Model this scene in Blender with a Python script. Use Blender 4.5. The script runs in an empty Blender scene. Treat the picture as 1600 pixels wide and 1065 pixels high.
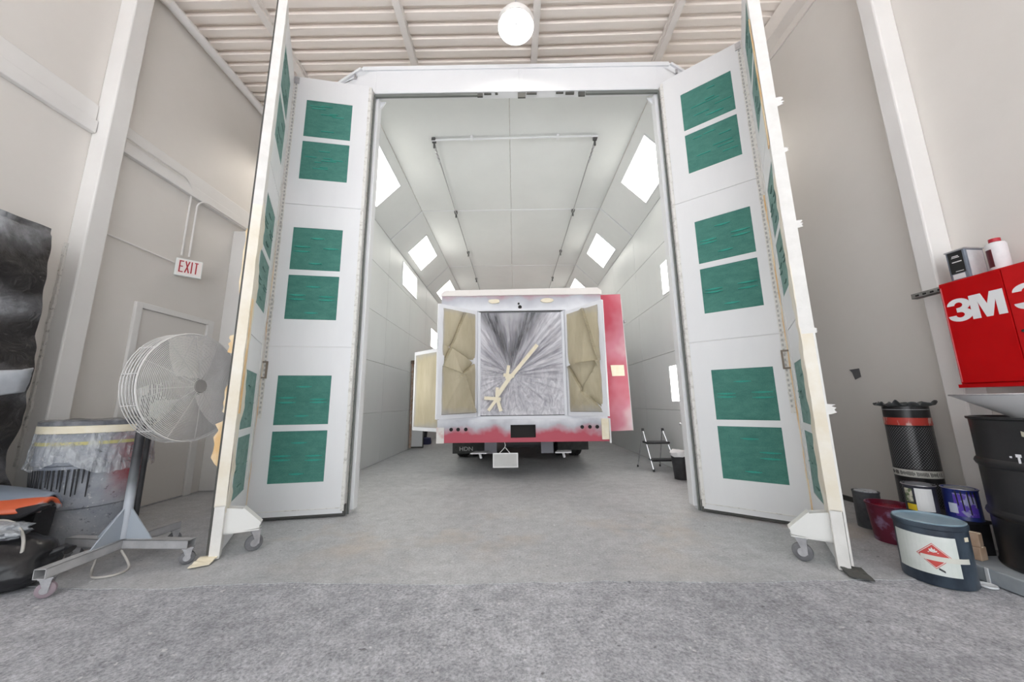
import bpy, bmesh, math, random
from mathutils import Vector, Matrix, noise
random.seed(7)
SC = bpy.context.scene
COL = SC.collection
PI = math.pi

# ------------------------------------------------------------------ camera
H = 1.05
cam_d = bpy.data.cameras.new('camera')
cam_d.sensor_fit = 'HORIZONTAL'; cam_d.sensor_width = 36.0
cam_d.lens = 546.93 / 1600 * 36.0
cam_d.clip_start = 0.05; cam_d.clip_end = 200
cam = bpy.data.objects.new('camera', cam_d); COL.objects.link(cam)
F = Vector((803.73 - 800, -(629.71 - 532.5), -546.93)).normalized()
U = Vector((761.236 - 800, -(-2543.229 - 532.5), -546.93)).normalized()
R_ = F.cross(U).normalized()
U = R_.cross(F)
cam.matrix_world = Matrix(((R_.x, R_.y, R_.z, 0), (F.x, F.y, F.z, 0), (U.x, U.y, U.z, H), (0, 0, 0, 1)))
SC.camera = cam

# ------------------------------------------------------------------ world, exposure
W = bpy.data.worlds.new('overcast_sky'); SC.world = W; W.use_nodes = True
bg = W.node_tree.nodes['Background']
bg.inputs[0].default_value = (0.93, 0.97, 1.0, 1); bg.inputs[1].default_value = 1.6
vs = SC.view_settings
vs.view_transform = 'Standard'; vs.look = 'None'; vs.gamma = 1.0; vs.use_curve_mapping = False
vs.exposure = 0.57
SC.cycles.use_denoising = True
SC.cycles.max_bounces = 10; SC.cycles.diffuse_bounces = 6; SC.cycles.transparent_max_bounces = 12
SC.cycles.caustics_reflective = False; SC.cycles.caustics_refractive = False
SC.cycles.sample_clamp_indirect = 6.0
BOOTH_LIGHT = 4.3
LAMP_LIGHT = 26.0

# sun from over the roof: it stays out of the bay and lights the yard behind the photographer
sun_d = bpy.data.lights.new('sun', 'SUN'); sun_d.energy = 30.0; sun_d.angle = 0.02; sun_d.color = (1.0, 0.97, 0.93)
sun = bpy.data.objects.new('sun', sun_d); COL.objects.link(sun)
sun.rotation_euler = Vector((0.25, -0.42, -1.0)).to_track_quat('-Z', 'Y').to_euler()

# the open bay behind the photographer lets the daylight in
pl = bpy.data.lights.new('bay_opening', 'AREA'); pl.shape = 'RECTANGLE'; pl.size = 7.5; pl.size_y = 5.2
try: pl.cycles.is_portal = True
except Exception: pass
po = bpy.data.objects.new('bay_opening_portal', pl); COL.objects.link(po)
po.location = (-0.26, -2.0, 2.6); po.rotation_euler = (PI / 2, 0, 0)   # -Z axis looks along +Y

# ------------------------------------------------------------------ material helpers
MATS = {}
def _new(name):
    m = bpy.data.materials.new(name); m.use_nodes = True
    nt = m.node_tree
    return m, nt, nt.nodes['Principled BSDF']
def ramp(nt, src, stops):
    r = nt.nodes.new('ShaderNodeValToRGB')
    while len(r.color_ramp.elements) < len(stops): r.color_ramp.elements.new(0.5)
    for e, (p, c) in zip(r.color_ramp.elements, stops):
        e.position = p; e.color = (*c, 1)
    nt.links.new(src, r.inputs[0]); return r.outputs[0]
def coords(nt, scale=(1, 1, 1), world=False):
    mp = nt.nodes.new('ShaderNodeMapping'); mp.inputs['Scale'].default_value = scale
    if world:
        g = nt.nodes.new('ShaderNodeNewGeometry'); nt.links.new(g.outputs['Position'], mp.inputs[0])
    else:
        t = nt.nodes.new('ShaderNodeTexCoord'); nt.links.new(t.outputs['Object'], mp.inputs[0])
    return mp.outputs[0]
def nz(nt, vec, scale, detail=4, rough=0.6, dist=0.0):
    n = nt.nodes.new('ShaderNodeTexNoise'); n.inputs['Scale'].default_value = scale
    n.inputs['Detail'].default_value = detail; n.inputs['Roughness'].default_value = rough
    n.inputs['Distortion'].default_value = dist
    nt.links.new(vec, n.inputs['Vector']); return n.outputs['Fac']
def mix(nt, fac, a, b, mode='MIX'):
    m = nt.nodes.new('ShaderNodeMix'); m.data_type = 'RGBA'; m.blend_type = mode
    if isinstance(fac, (int, float)): m.inputs[0].default_value = fac
    else: nt.links.new(fac, m.inputs[0])
    for v, k in ((a, 6), (b, 7)):
        if isinstance(v, tuple): m.inputs[k].default_value = (*v, 1)
        else: nt.links.new(v, m.inputs[k])
    return m.outputs[2]
def math_(nt, op, a, b=0.0, clamp=False):
    m = nt.nodes.new('ShaderNodeMath'); m.operation = op; m.use_clamp = clamp
    for v, k in ((a, 0), (b, 1)):
        if isinstance(v, (int, float)): m.inputs[k].default_value = v
        else: nt.links.new(v, m.inputs[k])
    return m.outputs[0]
def bump(nt, bs, h, strength=0.2, dist=0.01):
    b = nt.nodes.new('ShaderNodeBump'); b.inputs['Strength'].default_value = strength
    b.inputs['Distance'].default_value = dist
    nt.links.new(h, b.inputs['Height']); nt.links.new(b.outputs[0], bs.inputs['Normal'])

def mat(name, c, rough=0.5, metal=0.0, c2=None, scale=6.0, stretch=(1, 1, 1), lo=0.35, hi=0.7, bmp=0.0, bscale=60, world=False, spec=None):
    if name in MATS: return MATS[name]
    m, nt, bs = _new(name)
    bs.inputs['Base Color'].default_value = (*c, 1)
    bs.inputs['Roughness'].default_value = rough; bs.inputs['Metallic'].default_value = metal
    if spec is not None: bs.inputs['Specular IOR Level'].default_value = spec
    if c2 is not None:
        v = coords(nt, stretch, world)
        col = ramp(nt, nz(nt, v, scale, 6), [(lo, c), (hi, c2)])
        nt.links.new(col, bs.inputs['Base Color'])
    if bmp:
        v = coords(nt, (1, 1, 1), world)
        bump(nt, bs, nz(nt, v, bscale, 4), bmp, 0.006)
    MATS[name] = m; return m
def emat(name, c, s):
    if name in MATS: return MATS[name]
    m, nt, bs = _new(name)
    bs.inputs['Base Color'].default_value = (*c, 1)
    bs.inputs['Emission Color'].default_value = (*c, 1); bs.inputs['Emission Strength'].default_value = s
    MATS[name] = m; return m

wall_m = mat('wall_paint', (0.71, 0.68, 0.64), 0.55, c2=(0.76, 0.732, 0.695), scale=0.7, bmp=0.08, bscale=40, world=True)
trim_m = mat('trim_paint', (0.75, 0.735, 0.715), 0.5, c2=(0.80, 0.79, 0.77), scale=1.5, world=True)
ceil_m = mat('deck_paint', (0.89, 0.815, 0.75), 0.55, c2=(0.92, 0.86, 0.80), scale=1.2, world=True)
joist_m = mat('joist_paint', (0.80, 0.755, 0.71), 0.5, c2=(0.85, 0.81, 0.77), scale=2, world=True)
pipe_m = mat('pipe_white', (0.78, 0.76, 0.74), 0.4)
booth_out = mat('booth_white_steel', (0.70, 0.71, 0.725), 0.5, c2=(0.74, 0.75, 0.765), scale=1.3, bmp=0.02, bscale=30)
booth_in = mat('booth_inner_steel', (0.66, 0.675, 0.665), 0.34, c2=(0.71, 0.725, 0.715), scale=0.9, stretch=(1, 1, 0.35), world=True)
leaf_m = mat('door_white_steel', (0.70, 0.705, 0.72), 0.40, c2=(0.745, 0.75, 0.76), scale=2.5, stretch=(1, 1, 0.3))
leafback_m = mat('door_core', (0.70, 0.70, 0.70), 0.5)
hinge_m = mat('hinge_worn_steel', (0.70, 0.69, 0.66), 0.5, c2=(0.42, 0.40, 0.37), scale=30, lo=0.5, hi=0.75)
rubber_m = mat('rubber_seal', (0.07, 0.07, 0.065), 0.7)
greenseal_m = mat('grey_seal', (0.15, 0.16, 0.15), 0.7)
paper_m = mat('masking_cream', (0.72, 0.66, 0.54), 0.8, c2=(0.80, 0.77, 0.70), scale=5, bmp=0.3, bscale=14)
tape_m = mat('tape_ochre', (0.72, 0.47, 0.22), 0.7, c2=(0.82, 0.70, 0.50), scale=7, stretch=(1, 1, 0.4), lo=0.42, hi=0.62)
tapew_m = mat('tape_white', (0.68, 0.67, 0.645), 0.7, c2=(0.76, 0.75, 0.73), scale=9, bmp=0.3, bscale=30)
tapec_m = mat('tape_cream', (0.80, 0.72, 0.54), 0.75, c2=(0.86, 0.80, 0.66), scale=14)
steel_m = mat('zinc_steel', (0.60, 0.60, 0.62), 0.35, 0.8, c2=(0.42, 0.42, 0.44), scale=20)
greywheel_m = mat('wheel_rubber', (0.12, 0.12, 0.13), 0.6, c2=(0.2, 0.2, 0.21), scale=20)
black_m = mat('black_plastic', (0.018, 0.018, 0.02), 0.4, c2=(0.04, 0.04, 0.045), scale=8)
dark_m = mat('dark_void', (0.012, 0.011, 0.011), 0.8)

def green_mat(name, a, b):
    m, nt, bs = _new(name)
    v = coords(nt, (1, 1, 2.2))
    c = ramp(nt, nz(nt, v, 9, 6, 0.65), [(0.3, a), (0.72, b)])
    f = ramp(nt, nz(nt, coords(nt), 220, 3, 0.7), [(0.3, (0.72, 0.72, 0.72)), (0.7, (1.15, 1.15, 1.15))])
    c = mix(nt, 1.0, c, f, 'MULTIPLY')
    nt.links.new(c, bs.inputs['Base Color']); bs.inputs['Roughness'].default_value = 0.9
    bump(nt, bs, nz(nt, coords(nt), 160, 4), 0.5, 0.004)
    MATS[name] = m; return m
green_m = green_mat('filter_green', (0.050, 0.185, 0.155), (0.085, 0.255, 0.21))
greenb_m = green_mat('filter_green_bright', (0.035, 0.30, 0.235), (0.05, 0.36, 0.28))

paleg_m = green_mat('filter_green_filmed', (0.13, 0.25, 0.225), (0.23, 0.36, 0.335))
def floor_mat(name, rough_zone):
    m, nt, bs = _new(name)
    v = coords(nt, (1, 1, 1), True)
    big = nz(nt, v, 0.8, 8, 0.62, 0.4)
    if rough_zone:
        col = ramp(nt, big, [(0.30, (0.315, 0.32, 0.345)), (0.52, (0.415, 0.42, 0.447)), (0.72, (0.515, 0.52, 0.55))])
    else:
        col = ramp(nt, big, [(0.28, (0.345, 0.352, 0.368)), (0.52, (0.44, 0.447, 0.46)), (0.75, (0.51, 0.515, 0.525))])
    med = ramp(nt, nz(nt, v, 9, 8, 0.75), [(0.32, (0.58, 0.58, 0.59)), (0.66, (1.22, 1.22, 1.22))])
    col = mix(nt, 0.75 if rough_zone else 0.5, col, med, 'MULTIPLY')
    fine = ramp(nt, nz(nt, v, 70, 6, 0.8), [(0.36, (0.42, 0.42, 0.43)), (0.5, (1, 1, 1)), (0.64, (1.5, 1.5, 1.5))])
    col = mix(nt, 0.75 if rough_zone else 0.45, col, fine, 'MULTIPLY')
    # scuffed dark marks and pale paint flecks
    st = ramp(nt, nz(nt, coords(nt, (1.0, 3.2, 1), True), 2.6, 7, 0.7, 0.8), [(0.60, (0, 0, 0)), (0.78, (1, 1, 1))])
    col = mix(nt, math_(nt, 'MULTIPLY', st, 0.45), col, (0.17, 0.17, 0.18))
    fl = ramp(nt, nz(nt, v, 26, 3, 0.6), [(0.665, (0, 0, 0)), (0.70, (1, 1, 1))])
    col = mix(nt, math_(nt, 'MULTIPLY', fl, 0.7), col, (0.66, 0.66, 0.66))
    dk = ramp(nt, nz(nt, coords(nt, (1, 1.6, 1), True), 17, 3, 0.6), [(0.285, (1, 1, 1)), (0.325, (0, 0, 0))])
    col = mix(nt, math_(nt, 'MULTIPLY', dk, 0.7), col, (0.10, 0.10, 0.105))
    if not rough_zone:   # ochre dust trodden in by the booth doors
        sx = nt.nodes.new('ShaderNodeSeparateXYZ')
        g = nt.nodes.new('ShaderNodeNewGeometry'); nt.links.new(g.outputs['Position'], sx.inputs[0])
        dy = math_(nt, 'SUBTRACT', 1.0, math_(nt, 'MULTIPLY', math_(nt, 'ABSOLUTE', math_(nt, 'SUBTRACT', sx.outputs[1], 3.1)), 1.1), True)
        oc = ramp(nt, nz(nt, v, 1.3, 5, 0.6), [(0.50, (0, 0, 0)), (0.68, (1, 1, 1))])
        f = math_(nt, 'MULTIPLY', math_(nt, 'MULTIPLY', oc, dy), 0.6)
        col = mix(nt, f, col, (0.50, 0.41, 0.32))
    nt.links.new(col, bs.inputs['Base Color'])
    rr = nt.nodes.new('ShaderNodeMapRange'); nt.links.new(big, rr.inputs[0])
    rr.inputs[3].default_value = 0.42 if not rough_zone else 0.7; rr.inputs[4].default_value = 0.62 if not rough_zone else 0.9
    nt.links.new(rr.outputs[0], bs.inputs['Roughness'])
    bump(nt, bs, nz(nt, v, 55 if rough_zone else 35, 6, 0.75), 0.5 if rough_zone else 0.18, 0.012)
    MATS[name] = m; return m
floor_m = floor_mat('floor_concrete', False)
apron_m = floor_mat('apron_concrete', True)

def overspray(name, red=(0.46, 0.075, 0.11), grey=(0.47, 0.48, 0.53), white=(0.72, 0.73, 0.77), axis=2, a=0.5, b=0.8, nsc=2.0, namp=0.9):
    """red paint under grey primer: the primer fades along one axis, broken up by spray clouds"""
    m, nt, bs = _new(name)
    t = nt.nodes.new('ShaderNodeTexCoord'); sx = nt.nodes.new('ShaderNodeSeparateXYZ')
    nt.links.new(t.outputs['Object'], sx.inputs[0])
    mr = nt.nodes.new('ShaderNodeMapRange'); nt.links.new(sx.outputs[axis], mr.inputs[0])
    mr.inputs[1].default_value = a; mr.inputs[2].default_value = b; mr.clamp = False
    v = coords(nt)
    n = math_(nt, 'MULTIPLY', math_(nt, 'SUBTRACT', nz(nt, v, nsc, 3, 0.5), 0.5), namp * 2)
    f = math_(nt, 'ADD', mr.outputs[0], n, True)
    col = ramp(nt, f, [(0.15, red), (0.55, grey), (0.95, white)])
    nt.links.new(col, bs.inputs['Base Color']); bs.inputs['Roughness'].default_value = 0.55
    MATS[name] = m; return m

# ------------------------------------------------------------------ mesh helpers
class MB:
    def __init__(s): s.v = []; s.f = []; s.m = []
    def add(s, vs_, fs, m=0):
        o = len(s.v); s.v += [Vector(p) for p in vs_]
        for f in fs: s.f.append(tuple(i + o for i in f)); s.m.append(m)
        return s
    def box(s, x0, x1, y0, y1, z0, z1, m=0, fn=None):
        p = [(x, y, z) for z in (z0, z1) for y in (y0, y1) for x in (x0, x1)]
        if fn: p = [fn(*q) for q in p]
        return s.add(p, [(0, 2, 3, 1), (4, 5, 7, 6), (0, 1, 5, 4), (2, 6, 7, 3), (0, 4, 6, 2), (1, 3, 7, 5)], m)
    def bar(s, a, b, w, h, m=0, up=(0, 0, 1)):
        a = Vector(a); b = Vector(b); d = (b - a).normalized(); up = Vector(up)
        if abs(d.dot(up)) > 0.98: up = Vector((1, 0, 0))
        x = d.cross(up).normalized(); y = x.cross(d)
        p = [q + x * sx * w / 2 + y * sy * h / 2 for q in (a, b) for sx, sy in ((-1, -1), (1, -1), (1, 1), (-1, 1))]
        return s.add(p, [(0, 1, 2, 3), (7, 6, 5, 4), (0, 4, 5, 1), (1, 5, 6, 2), (2, 6, 7, 3), (3, 7, 4, 0)], m)
    def tube(s, pts, r, n=8, m=0, caps=True, closed=False):
        pts = [Vector(p) for p in pts]; N = len(pts); rings = []
        rr = r if isinstance(r, (list, tuple)) else [r] * N
        prev = None
        for i, p in enumerate(pts):
            if closed: d = pts[(i + 1) % N] - pts[i - 1]
            else: d = pts[min(i + 1, N - 1)] - pts[max(i - 1, 0)]
            d = d.normalized() if d.length > 1e-9 else Vector((0, 0, 1))
            if prev is None: x = d.orthogonal().normalized()
            else:
                x = prev - d * prev.dot(d); x = x.normalized() if x.length > 1e-6 else d.orthogonal().normalized()
            prev = x; y = d.cross(x)
            rings.append([p + (x * math.cos(2 * PI * k / n) + y * math.sin(2 * PI * k / n)) * rr[i] for k in range(n)])
        o = len(s.v)
        for rg in rings: s.v += rg
        L = N if closed else N - 1
        for i in range(L):
            j = (i + 1) % N
            for k in range(n):
                k2 = (k + 1) % n
                s.f.append((o + i * n + k, o + i * n + k2, o + j * n + k2, o + j * n + k)); s.m.append(m)
        if caps and not closed:
            s.f.append(tuple(o + k for k in reversed(range(n)))); s.m.append(m)
            s.f.append(tuple(o + (N - 1) * n + k for k in range(n))); s.m.append(m)
        return s
    def lathe(s, prof, n=32, c=(0, 0, 0), M=None, m=0, mfun=None, close=True):
        o = len(s.v); c = Vector(c)
        for r, z in prof:
            for k in range(n):
                p = Vector((r * math.cos(2 * PI * k / n), r * math.sin(2 * PI * k / n), z))
                if M is not None: p = M @ p
                s.v.append(p + c)
        for i in range(len(prof) - 1):
            for k in range(n):
                k2 = (k + 1) % n
                s.f.append((o + i * n + k, o + i * n + k2, o + (i + 1) * n + k2, o + (i + 1) * n + k))
                s.m.append(mfun(i, k) if mfun else m)
        if close:
            if prof[0][0] > 1e-6: s.f.append(tuple(o + k for k in reversed(range(n)))); s.m.append(m)
            if prof[-1][0] > 1e-6: s.f.append(tuple(o + (len(prof) - 1) * n + k for k in range(n))); s.m.append(m)
        return s
    def prism(s, poly, fn, d0, d1, m=0):
        """poly: 2-D outline (convex or not), fn(u,v,d) -> point"""
        n = len(poly); o = len(s.v)
        s.v += [Vector(fn(u, v, d0)) for u, v in poly] + [Vector(fn(u, v, d1)) for u, v in poly]
        s.f.append(tuple(o + k for k in range(n))); s.m.append(m)
        s.f.append(tuple(o + n + k for k in reversed(range(n)))); s.m.append(m)
        for k in range(n):
            k2 = (k + 1) % n
            s.f.append((o + k, o + n + k, o + n + k2, o + k2)); s.m.append(m)
        return s
    def grid(s, nu, nv, fn, m=0, thick=None):
        o = len(s.v)
        for j in range(nv + 1):
            for i in range(nu + 1): s.v.append(Vector(fn(i / nu, j / nv)))
        for j in range(nv):
            for i in range(nu):
                a = o + j * (nu + 1) + i
                s.f.append((a, a + 1, a + nu + 2, a + nu + 1)); s.m.append(m)
        return s
    def build(s, name, mats, parent=None, smooth=False, bevel=0.0, recalc=True, solid=0.0, subd=0):
        me = bpy.data.meshes.new(name)
        me.from_pydata([tuple(v) for v in s.v], [], s.f)
        if not isinstance(mats, (list, tuple)): mats = [mats]
        for mm in mats: me.materials.append(mm)
        me.polygons.foreach_set('material_index', s.m)
        if recalc:
            b = bmesh.new(); b.from_mesh(me)
            bmesh.ops.remove_doubles(b, verts=b.verts, dist=1e-5)
            bmesh.ops.recalc_face_normals(b, faces=b.faces)
            b.to_mesh(me); b.free()
        if smooth:
            me.polygons.foreach_set('use_smooth', [True] * len(me.polygons))
        me.update()
        o = bpy.data.objects.new(name, me); COL.objects.link(o)
        if parent is not None: o.parent = parent
        if solid:
            md = o.modifiers.new('thickness', 'SOLIDIFY'); md.thickness = solid; md.offset = 0
        if bevel:
            md = o.modifiers.new('bevel', 'BEVEL'); md.width = bevel; md.segments = 2; md.limit_method = 'ANGLE'
        if subd:
            md = o.modifiers.new('sub', 'SUBSURF'); md.levels = subd; md.render_levels = subd
        if smooth and hasattr(me, 'set_sharp_from_angle') and not subd:
            me.set_sharp_from_angle(angle=math.radians(40))
        return o
def tag(o, label=None, cat=None, group=None, kind=None):
    if label: o['label'] = label
    if cat: o['category'] = cat
    if group: o['group'] = group
    if kind: o['kind'] = kind
    return o
def thing(name, label, cat, loc=(0, 0, 0), rz=0.0, group=None):
    o = bpy.data.objects.new(name, None); COL.objects.link(o)
    o.empty_display_size = 0.1
    o.location = loc; o.rotation_euler = (0, 0, rz)
    return tag(o, label, cat, group)
def copy_tree(o, parent=None):
    c = o.copy(); COL.objects.link(c); c.parent = parent
    for ch in list(o.children): copy_tree(ch, c)
    return c
def child(name, mesh_obj, parent, loc=(0, 0, 0), rot=(0, 0, 0)):
    c = mesh_obj.copy(); COL.objects.link(c); c.name = name; c.parent = parent; c.location = loc; c.rotation_euler = rot
    return c
def arc_pts(c, r, a0, a1, n, fn):
    return [fn(c[0] + r * math.cos(a0 + (a1 - a0) * k / n), c[1] + r * math.sin(a0 + (a1 - a0) * k / n)) for k in range(n + 1)]
def text_obj(name, body, size, material, parent, fn, depth=0.002, width=1.0):
    cu = bpy.data.curves.new(name, 'FONT'); cu.body = body; cu.size = size; cu.extrude = depth; cu.offset = size * 0.012
    cu.align_x = 'CENTER'; cu.align_y = 'CENTER'
    t = bpy.data.objects.new(name, cu); COL.objects.link(t)
    bpy.context.view_layer.update()
    me = bpy.data.meshes.new_from_object(t.evaluated_get(bpy.context.evaluated_depsgraph_get()))
    bpy.data.objects.remove(t)
    for v in me.vertices: v.co = Vector(fn(v.co.x * width, v.co.y, v.co.z))
    me.materials.clear(); me.materials.append(material)
    o = bpy.data.objects.new(name, me); COL.objects.link(o); o.parent = parent
    return o

# ------------------------------------------------------------------ room shell
XL, XR, YF, YB = -4.03, 3.506, -2.0, 14.2
ZC = 5.84
def struct(name, mb, m, parent=None, **k):
    o = mb.build(name, m, parent, **k)
    if parent is None: o['kind'] = 'structure'
    return o
SEAM = 2.30
def wav(x): return 0.06 * noise.noise((x * 1.1, 3.1, 0)) + 0.03 * noise.noise((x * 5, 1.1, 0)) + 0.015 * noise.noise((x * 17, 8.1, 0))
b = MB()
xs = [XL - 0.2 + (XR - XL + 0.4) * i / 90 for i in range(91)]
for i in range(90):
    xa, xb = xs[i], xs[i + 1]
    b.add([(xa, SEAM + wav(xa), 0), (xb, SEAM + wav(xb), 0), (xb, YB + 0.2, 0), (xa, YB + 0.2, 0)], [(0, 1, 2, 3)])
    b.add([(xa, SEAM + wav(xa), -0.03), (xb, SEAM + wav(xb), -0.03), (xb, SEAM + wav(xb), 0), (xa, SEAM + wav(xa), 0)], [(0, 1, 2, 3)])
struct('floor', b, floor_m, recalc=False)
b = MB()
b.add([(-16, -18, -0.004), (16, -18, -0.004), (16, 2.5, -0.004), (-16, 2.5, -0.004)], [(0, 1, 2, 3)])
struct('floor_apron', b, apron_m, recalc=False)

b = MB().box(XL - 0.2, XL, YF, YB, -0.01, 6.1); struct('wall_left', b, wall_m)
b = MB().box(XR, XR + 0.2, YF, YB, -0.01, 6.1); struct('wall_right', b, wall_m)
b = MB().box(XL - 0.2, XR + 0.2, YB, YB + 0.2, -0.01, 6.1); struct('wall_back', b, wall_m)
b = MB().box(XL - 0.2, XR + 0.2, YF - 0.2, YF, 5.2, 6.1); struct('wall_header_added', b, wall_m)  # unseen header added to keep sky light off the near upper walls
b = MB().box(XL - 0.2, XR + 0.2, YF, YB + 0.2, ZC + 0.07, ZC + 0.2)
ceiling = struct('ceiling', b, ceil_m)
# corrugated deck: one rib per trough, two spans meeting on the centre joist
PITCH = 0.163
def rib(x0, x1, tilt):
    q = MB()
    prof = [(-PITCH / 2, 0.055), (-0.058, 0.055), (-0.050, 0.0), (0.040, 0.0), (0.062, 0.055), (PITCH / 2 - 0.003, 0.055), (PITCH / 2 - 0.003, 0.066), (-PITCH / 2, 0.066)]
    q.prism(prof, lambda u, v, d: (d, u, v + (d - x0) * tilt), x0, x1)
    return q
ribL = rib(XL, 0.34, 0.0).build('deck_rib', ceil_m, ceiling)
ribR = rib(0.34, XR, 0.018).build('deck_rib', ceil_m, ceiling)
ny = int((YB - 1.0) / PITCH)
for k in range(ny):
    y = 1.0 + k * PITCH
    if k == 0: ribL.location = (0, y, ZC); ribR.location = (0, y, ZC)
    else:
        for s0 in (ribL, ribR): child('deck_rib', s0, ceiling, (0, y, ZC))
# purlins along the depth
for k, x in enumerate((-3.02, -1.345, 0.338, 2.07)):
    q = MB(); w = 0.085
    q.box(x - w / 2, x + w / 2, YF, YB, ZC - 0.10, ZC - 0.085)
    q.box(x - 0.012, x + 0.012, YF, YB, ZC - 0.09, ZC + 0.02)
    q.box(x - w / 2, x + w / 2, YF, YB, ZC - 0.012, ZC + 0.02)
    q.build('joist', joist_m, ceiling)
q = MB(); q.box(XR - 0.16, XR, YF, YB, ZC - 0.20, ZC + 0.03); q.box(XR - 0.02, XR, YF, YB, ZC - 0.30, ZC - 0.18)
o = q.build('trim_1', joist_m, bevel=0.006); o['kind'] = 'structure'
# left wall ledge band, either side of the column
for n_, (y0, y1) in enumerate(((YF, 2.93), (3.095, YB))):
    q = MB(); q.box(XL, XL + 0.055, y0, y1, 3.645, 3.775); q.box(XL, XL + 0.03, y0, y1, 3.775, 3.95)
    o = q.build('trim_%d' % (n_ + 2), trim_m, bevel=0.008); o['kind'] = 'structure'
q = MB().box(XL, -3.87, 2.935, 3.095, 0, ZC + 0.06); o = q.build('wall_column_left', trim_m, bevel=0.012); o['kind'] = 'structure'
q = MB().box(3.33, XR, 2.64, 2.765, 0, ZC + 0.06); o = q.build('wall_column_right', trim_m, bevel=0.012); o['kind'] = 'structure'
q = MB().box(XL, -3.76, 4.68, 5.12, 0, 3.55); o = q.build('wall_chase_left', trim_m, bevel=0.01); o['kind'] = 'structure'
# rough ragged plaster edge beside the left column
q = MB(); 
for k in range(60):
    z = 0.6 + k * 0.032; w = 0.006 + 0.016 * abs(noise.noise((z * 6, 0, 0)))
    y = 2.925 - w
    q.box(XL, XL + 0.02 + 0.02 * abs(noise.noise((z * 9, 5, 0))), y, 2.934, z, z + 0.035)
q.build('trim_4', mat('ragged_plaster', (0.66, 0.64, 0.61), 0.8, c2=(0.30, 0.29, 0.28), scale=26, lo=0.56, hi=0.7))['kind'] = 'structure'
# black strip along the right wall base
q = MB().box(XR - 0.03, XR, 2.78, YB, 0, 0.045); q.build('baseboard_right', rubber_m)['kind'] = 'structure'

# exit door (flush steel door in its frame, left wall)
d1 = MB(); 
dy0, dy1, dz = 3.63, 4.45, 2.11
d1.box(XL, XL + 0.035, dy0 - 0.065, dy0, 0, dz + 0.06); d1.box(XL, XL + 0.035, dy1, dy1 + 0.09, 0, dz + 0.06); d1.box(XL, XL + 0.035, dy0, dy1, dz, dz + 0.06)
door1 = d1.build('door_1', trim_m, bevel=0.006); door1['kind'] = 'structure'
MB().box(XL + 0.001, XL + 0.012, dy0 + 0.004, dy1 - 0.004, 0.008, dz - 0.004).build('door_slab', wall_m, door1)
MB().box(XL + 0.010, XL + 0.022, dy0 + 0.004, dy1 - 0.004, 0.0, 0.012).build('threshold', steel_m, door1)
q = MB(); q.tube([(XL + 0.012, dy0 + 0.07, 1.0), (XL + 0.07, dy0 + 0.07, 1.0)], 0.012, 10); q.lathe([(0.0, 0), (0.028, 0.01), (0.028, 0.03), (0, 0.045)], 14, (XL + 0.06, dy0 + 0.07, 1.0), Matrix.Rotation(PI / 2, 3, 'Y'))
q.build('door_knob', steel_m, door1, smooth=True)

# ------------------------------------------------------------------ paint booth
BXL, BXR, BY0, BY1 = -2.546, 2.515, 3.683, 12.93
ZS, ZT, CH = 4.45, 5.09, 0.64
JL, JR, ZD, ZTOP = -1.651, 1.796, 4.765, 5.18
booth = thing('paint_booth', 'white steel spray paint booth with truck parked inside', 'paint booth', (0, BY0, 0))
def bp(mb, name, m, par=booth, **k):          # booth coordinates are world minus the base point
    for v in mb.v: v.y -= BY0
    return mb.build(name, m, par, **k)
# front frame
TL, TR = -1.846, 1.986
cc = 0.20
poly = [(BXL - 0.06, 0.0), (JL, 0.0), (JL, ZD), (JR, ZD), (JR, 0.0), (BXR + 0.06, 0.0), (BXR + 0.06, ZTOP - 0.52), (TR, ZTOP), (TL, ZTOP), (BXL - 0.06, ZTOP - 0.52)]
q = MB()
fr = lambda u, v, d: (u, d, v)
q.prism([(BXL - 0.06, 0), (JL, 0), (JL, ZD), (BXL - 0.06, ZD - 0.1)], fr, BY0, BY0 + 0.07)
q.prism([(BXL - 0.06, ZD - 0.1), (JL, ZD), (JL, ZTOP), (TL, ZTOP), (BXL - 0.06, ZTOP - 0.55)], fr, BY0, BY0 + 0.07)
bp(q, 'front_panel', booth_out)
q = MB()
q.prism([(JR, 0), (BXR + 0.06, 0), (BXR + 0.06, ZD - 0.1), (JR, ZD)], fr, BY0, BY0 + 0.07)
q.prism([(JR, ZD), (BXR + 0.06, ZD - 0.1), (BXR + 0.06, ZTOP - 0.55), (TR, ZTOP), (JR, ZTOP)], fr, BY0, BY0 + 0.07)
bp(q, 'front_panel', booth_out)
mid = 0.13
for a, c in ((JL, mid - 0.004), (mid + 0.004, JR)):
    bp(MB().box(a, c, BY0 - 0.006, BY0 + 0.07, ZD + 0.05, ZTOP - 0.055), 'header_panel', booth_out, bevel=0.004)
bp(MB().box(mid - 0.02, mid + 0.02, BY0 - 0.014, BY0, ZD + 0.06, ZTOP - 0.06), 'header_joint', booth_out, bevel=0.003)
bp(MB().box(TL + 0.02, TR - 0.02, BY0 - 0.02, BY0 + 0.10, ZTOP - 0.055, ZTOP), 'top_flange', booth_out, bevel=0.004)
for s, xx in ((-1, TL), (1, TR)):      # sloped corner flanges with bolt slot
    a = Vector((xx, BY0 - 0.01, ZTOP - 0.02)); c = Vector((xx + s * 0.62, BY0 - 0.01, ZTOP - 0.52))
    bp(MB().bar(a - Vector((0, 0, 0.005)), c, 0.03, 0.03, up=(0, 1, 0)), 'corner_flange', booth_out)
    bp(MB().box(xx - 0.012 + s * 0.06, xx + 0.012 + s * 0.06, BY0 - 0.02, BY0 - 0.008, ZTOP - 0.17, ZTOP - 0.11), 'slot_bolt', steel_m)
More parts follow.
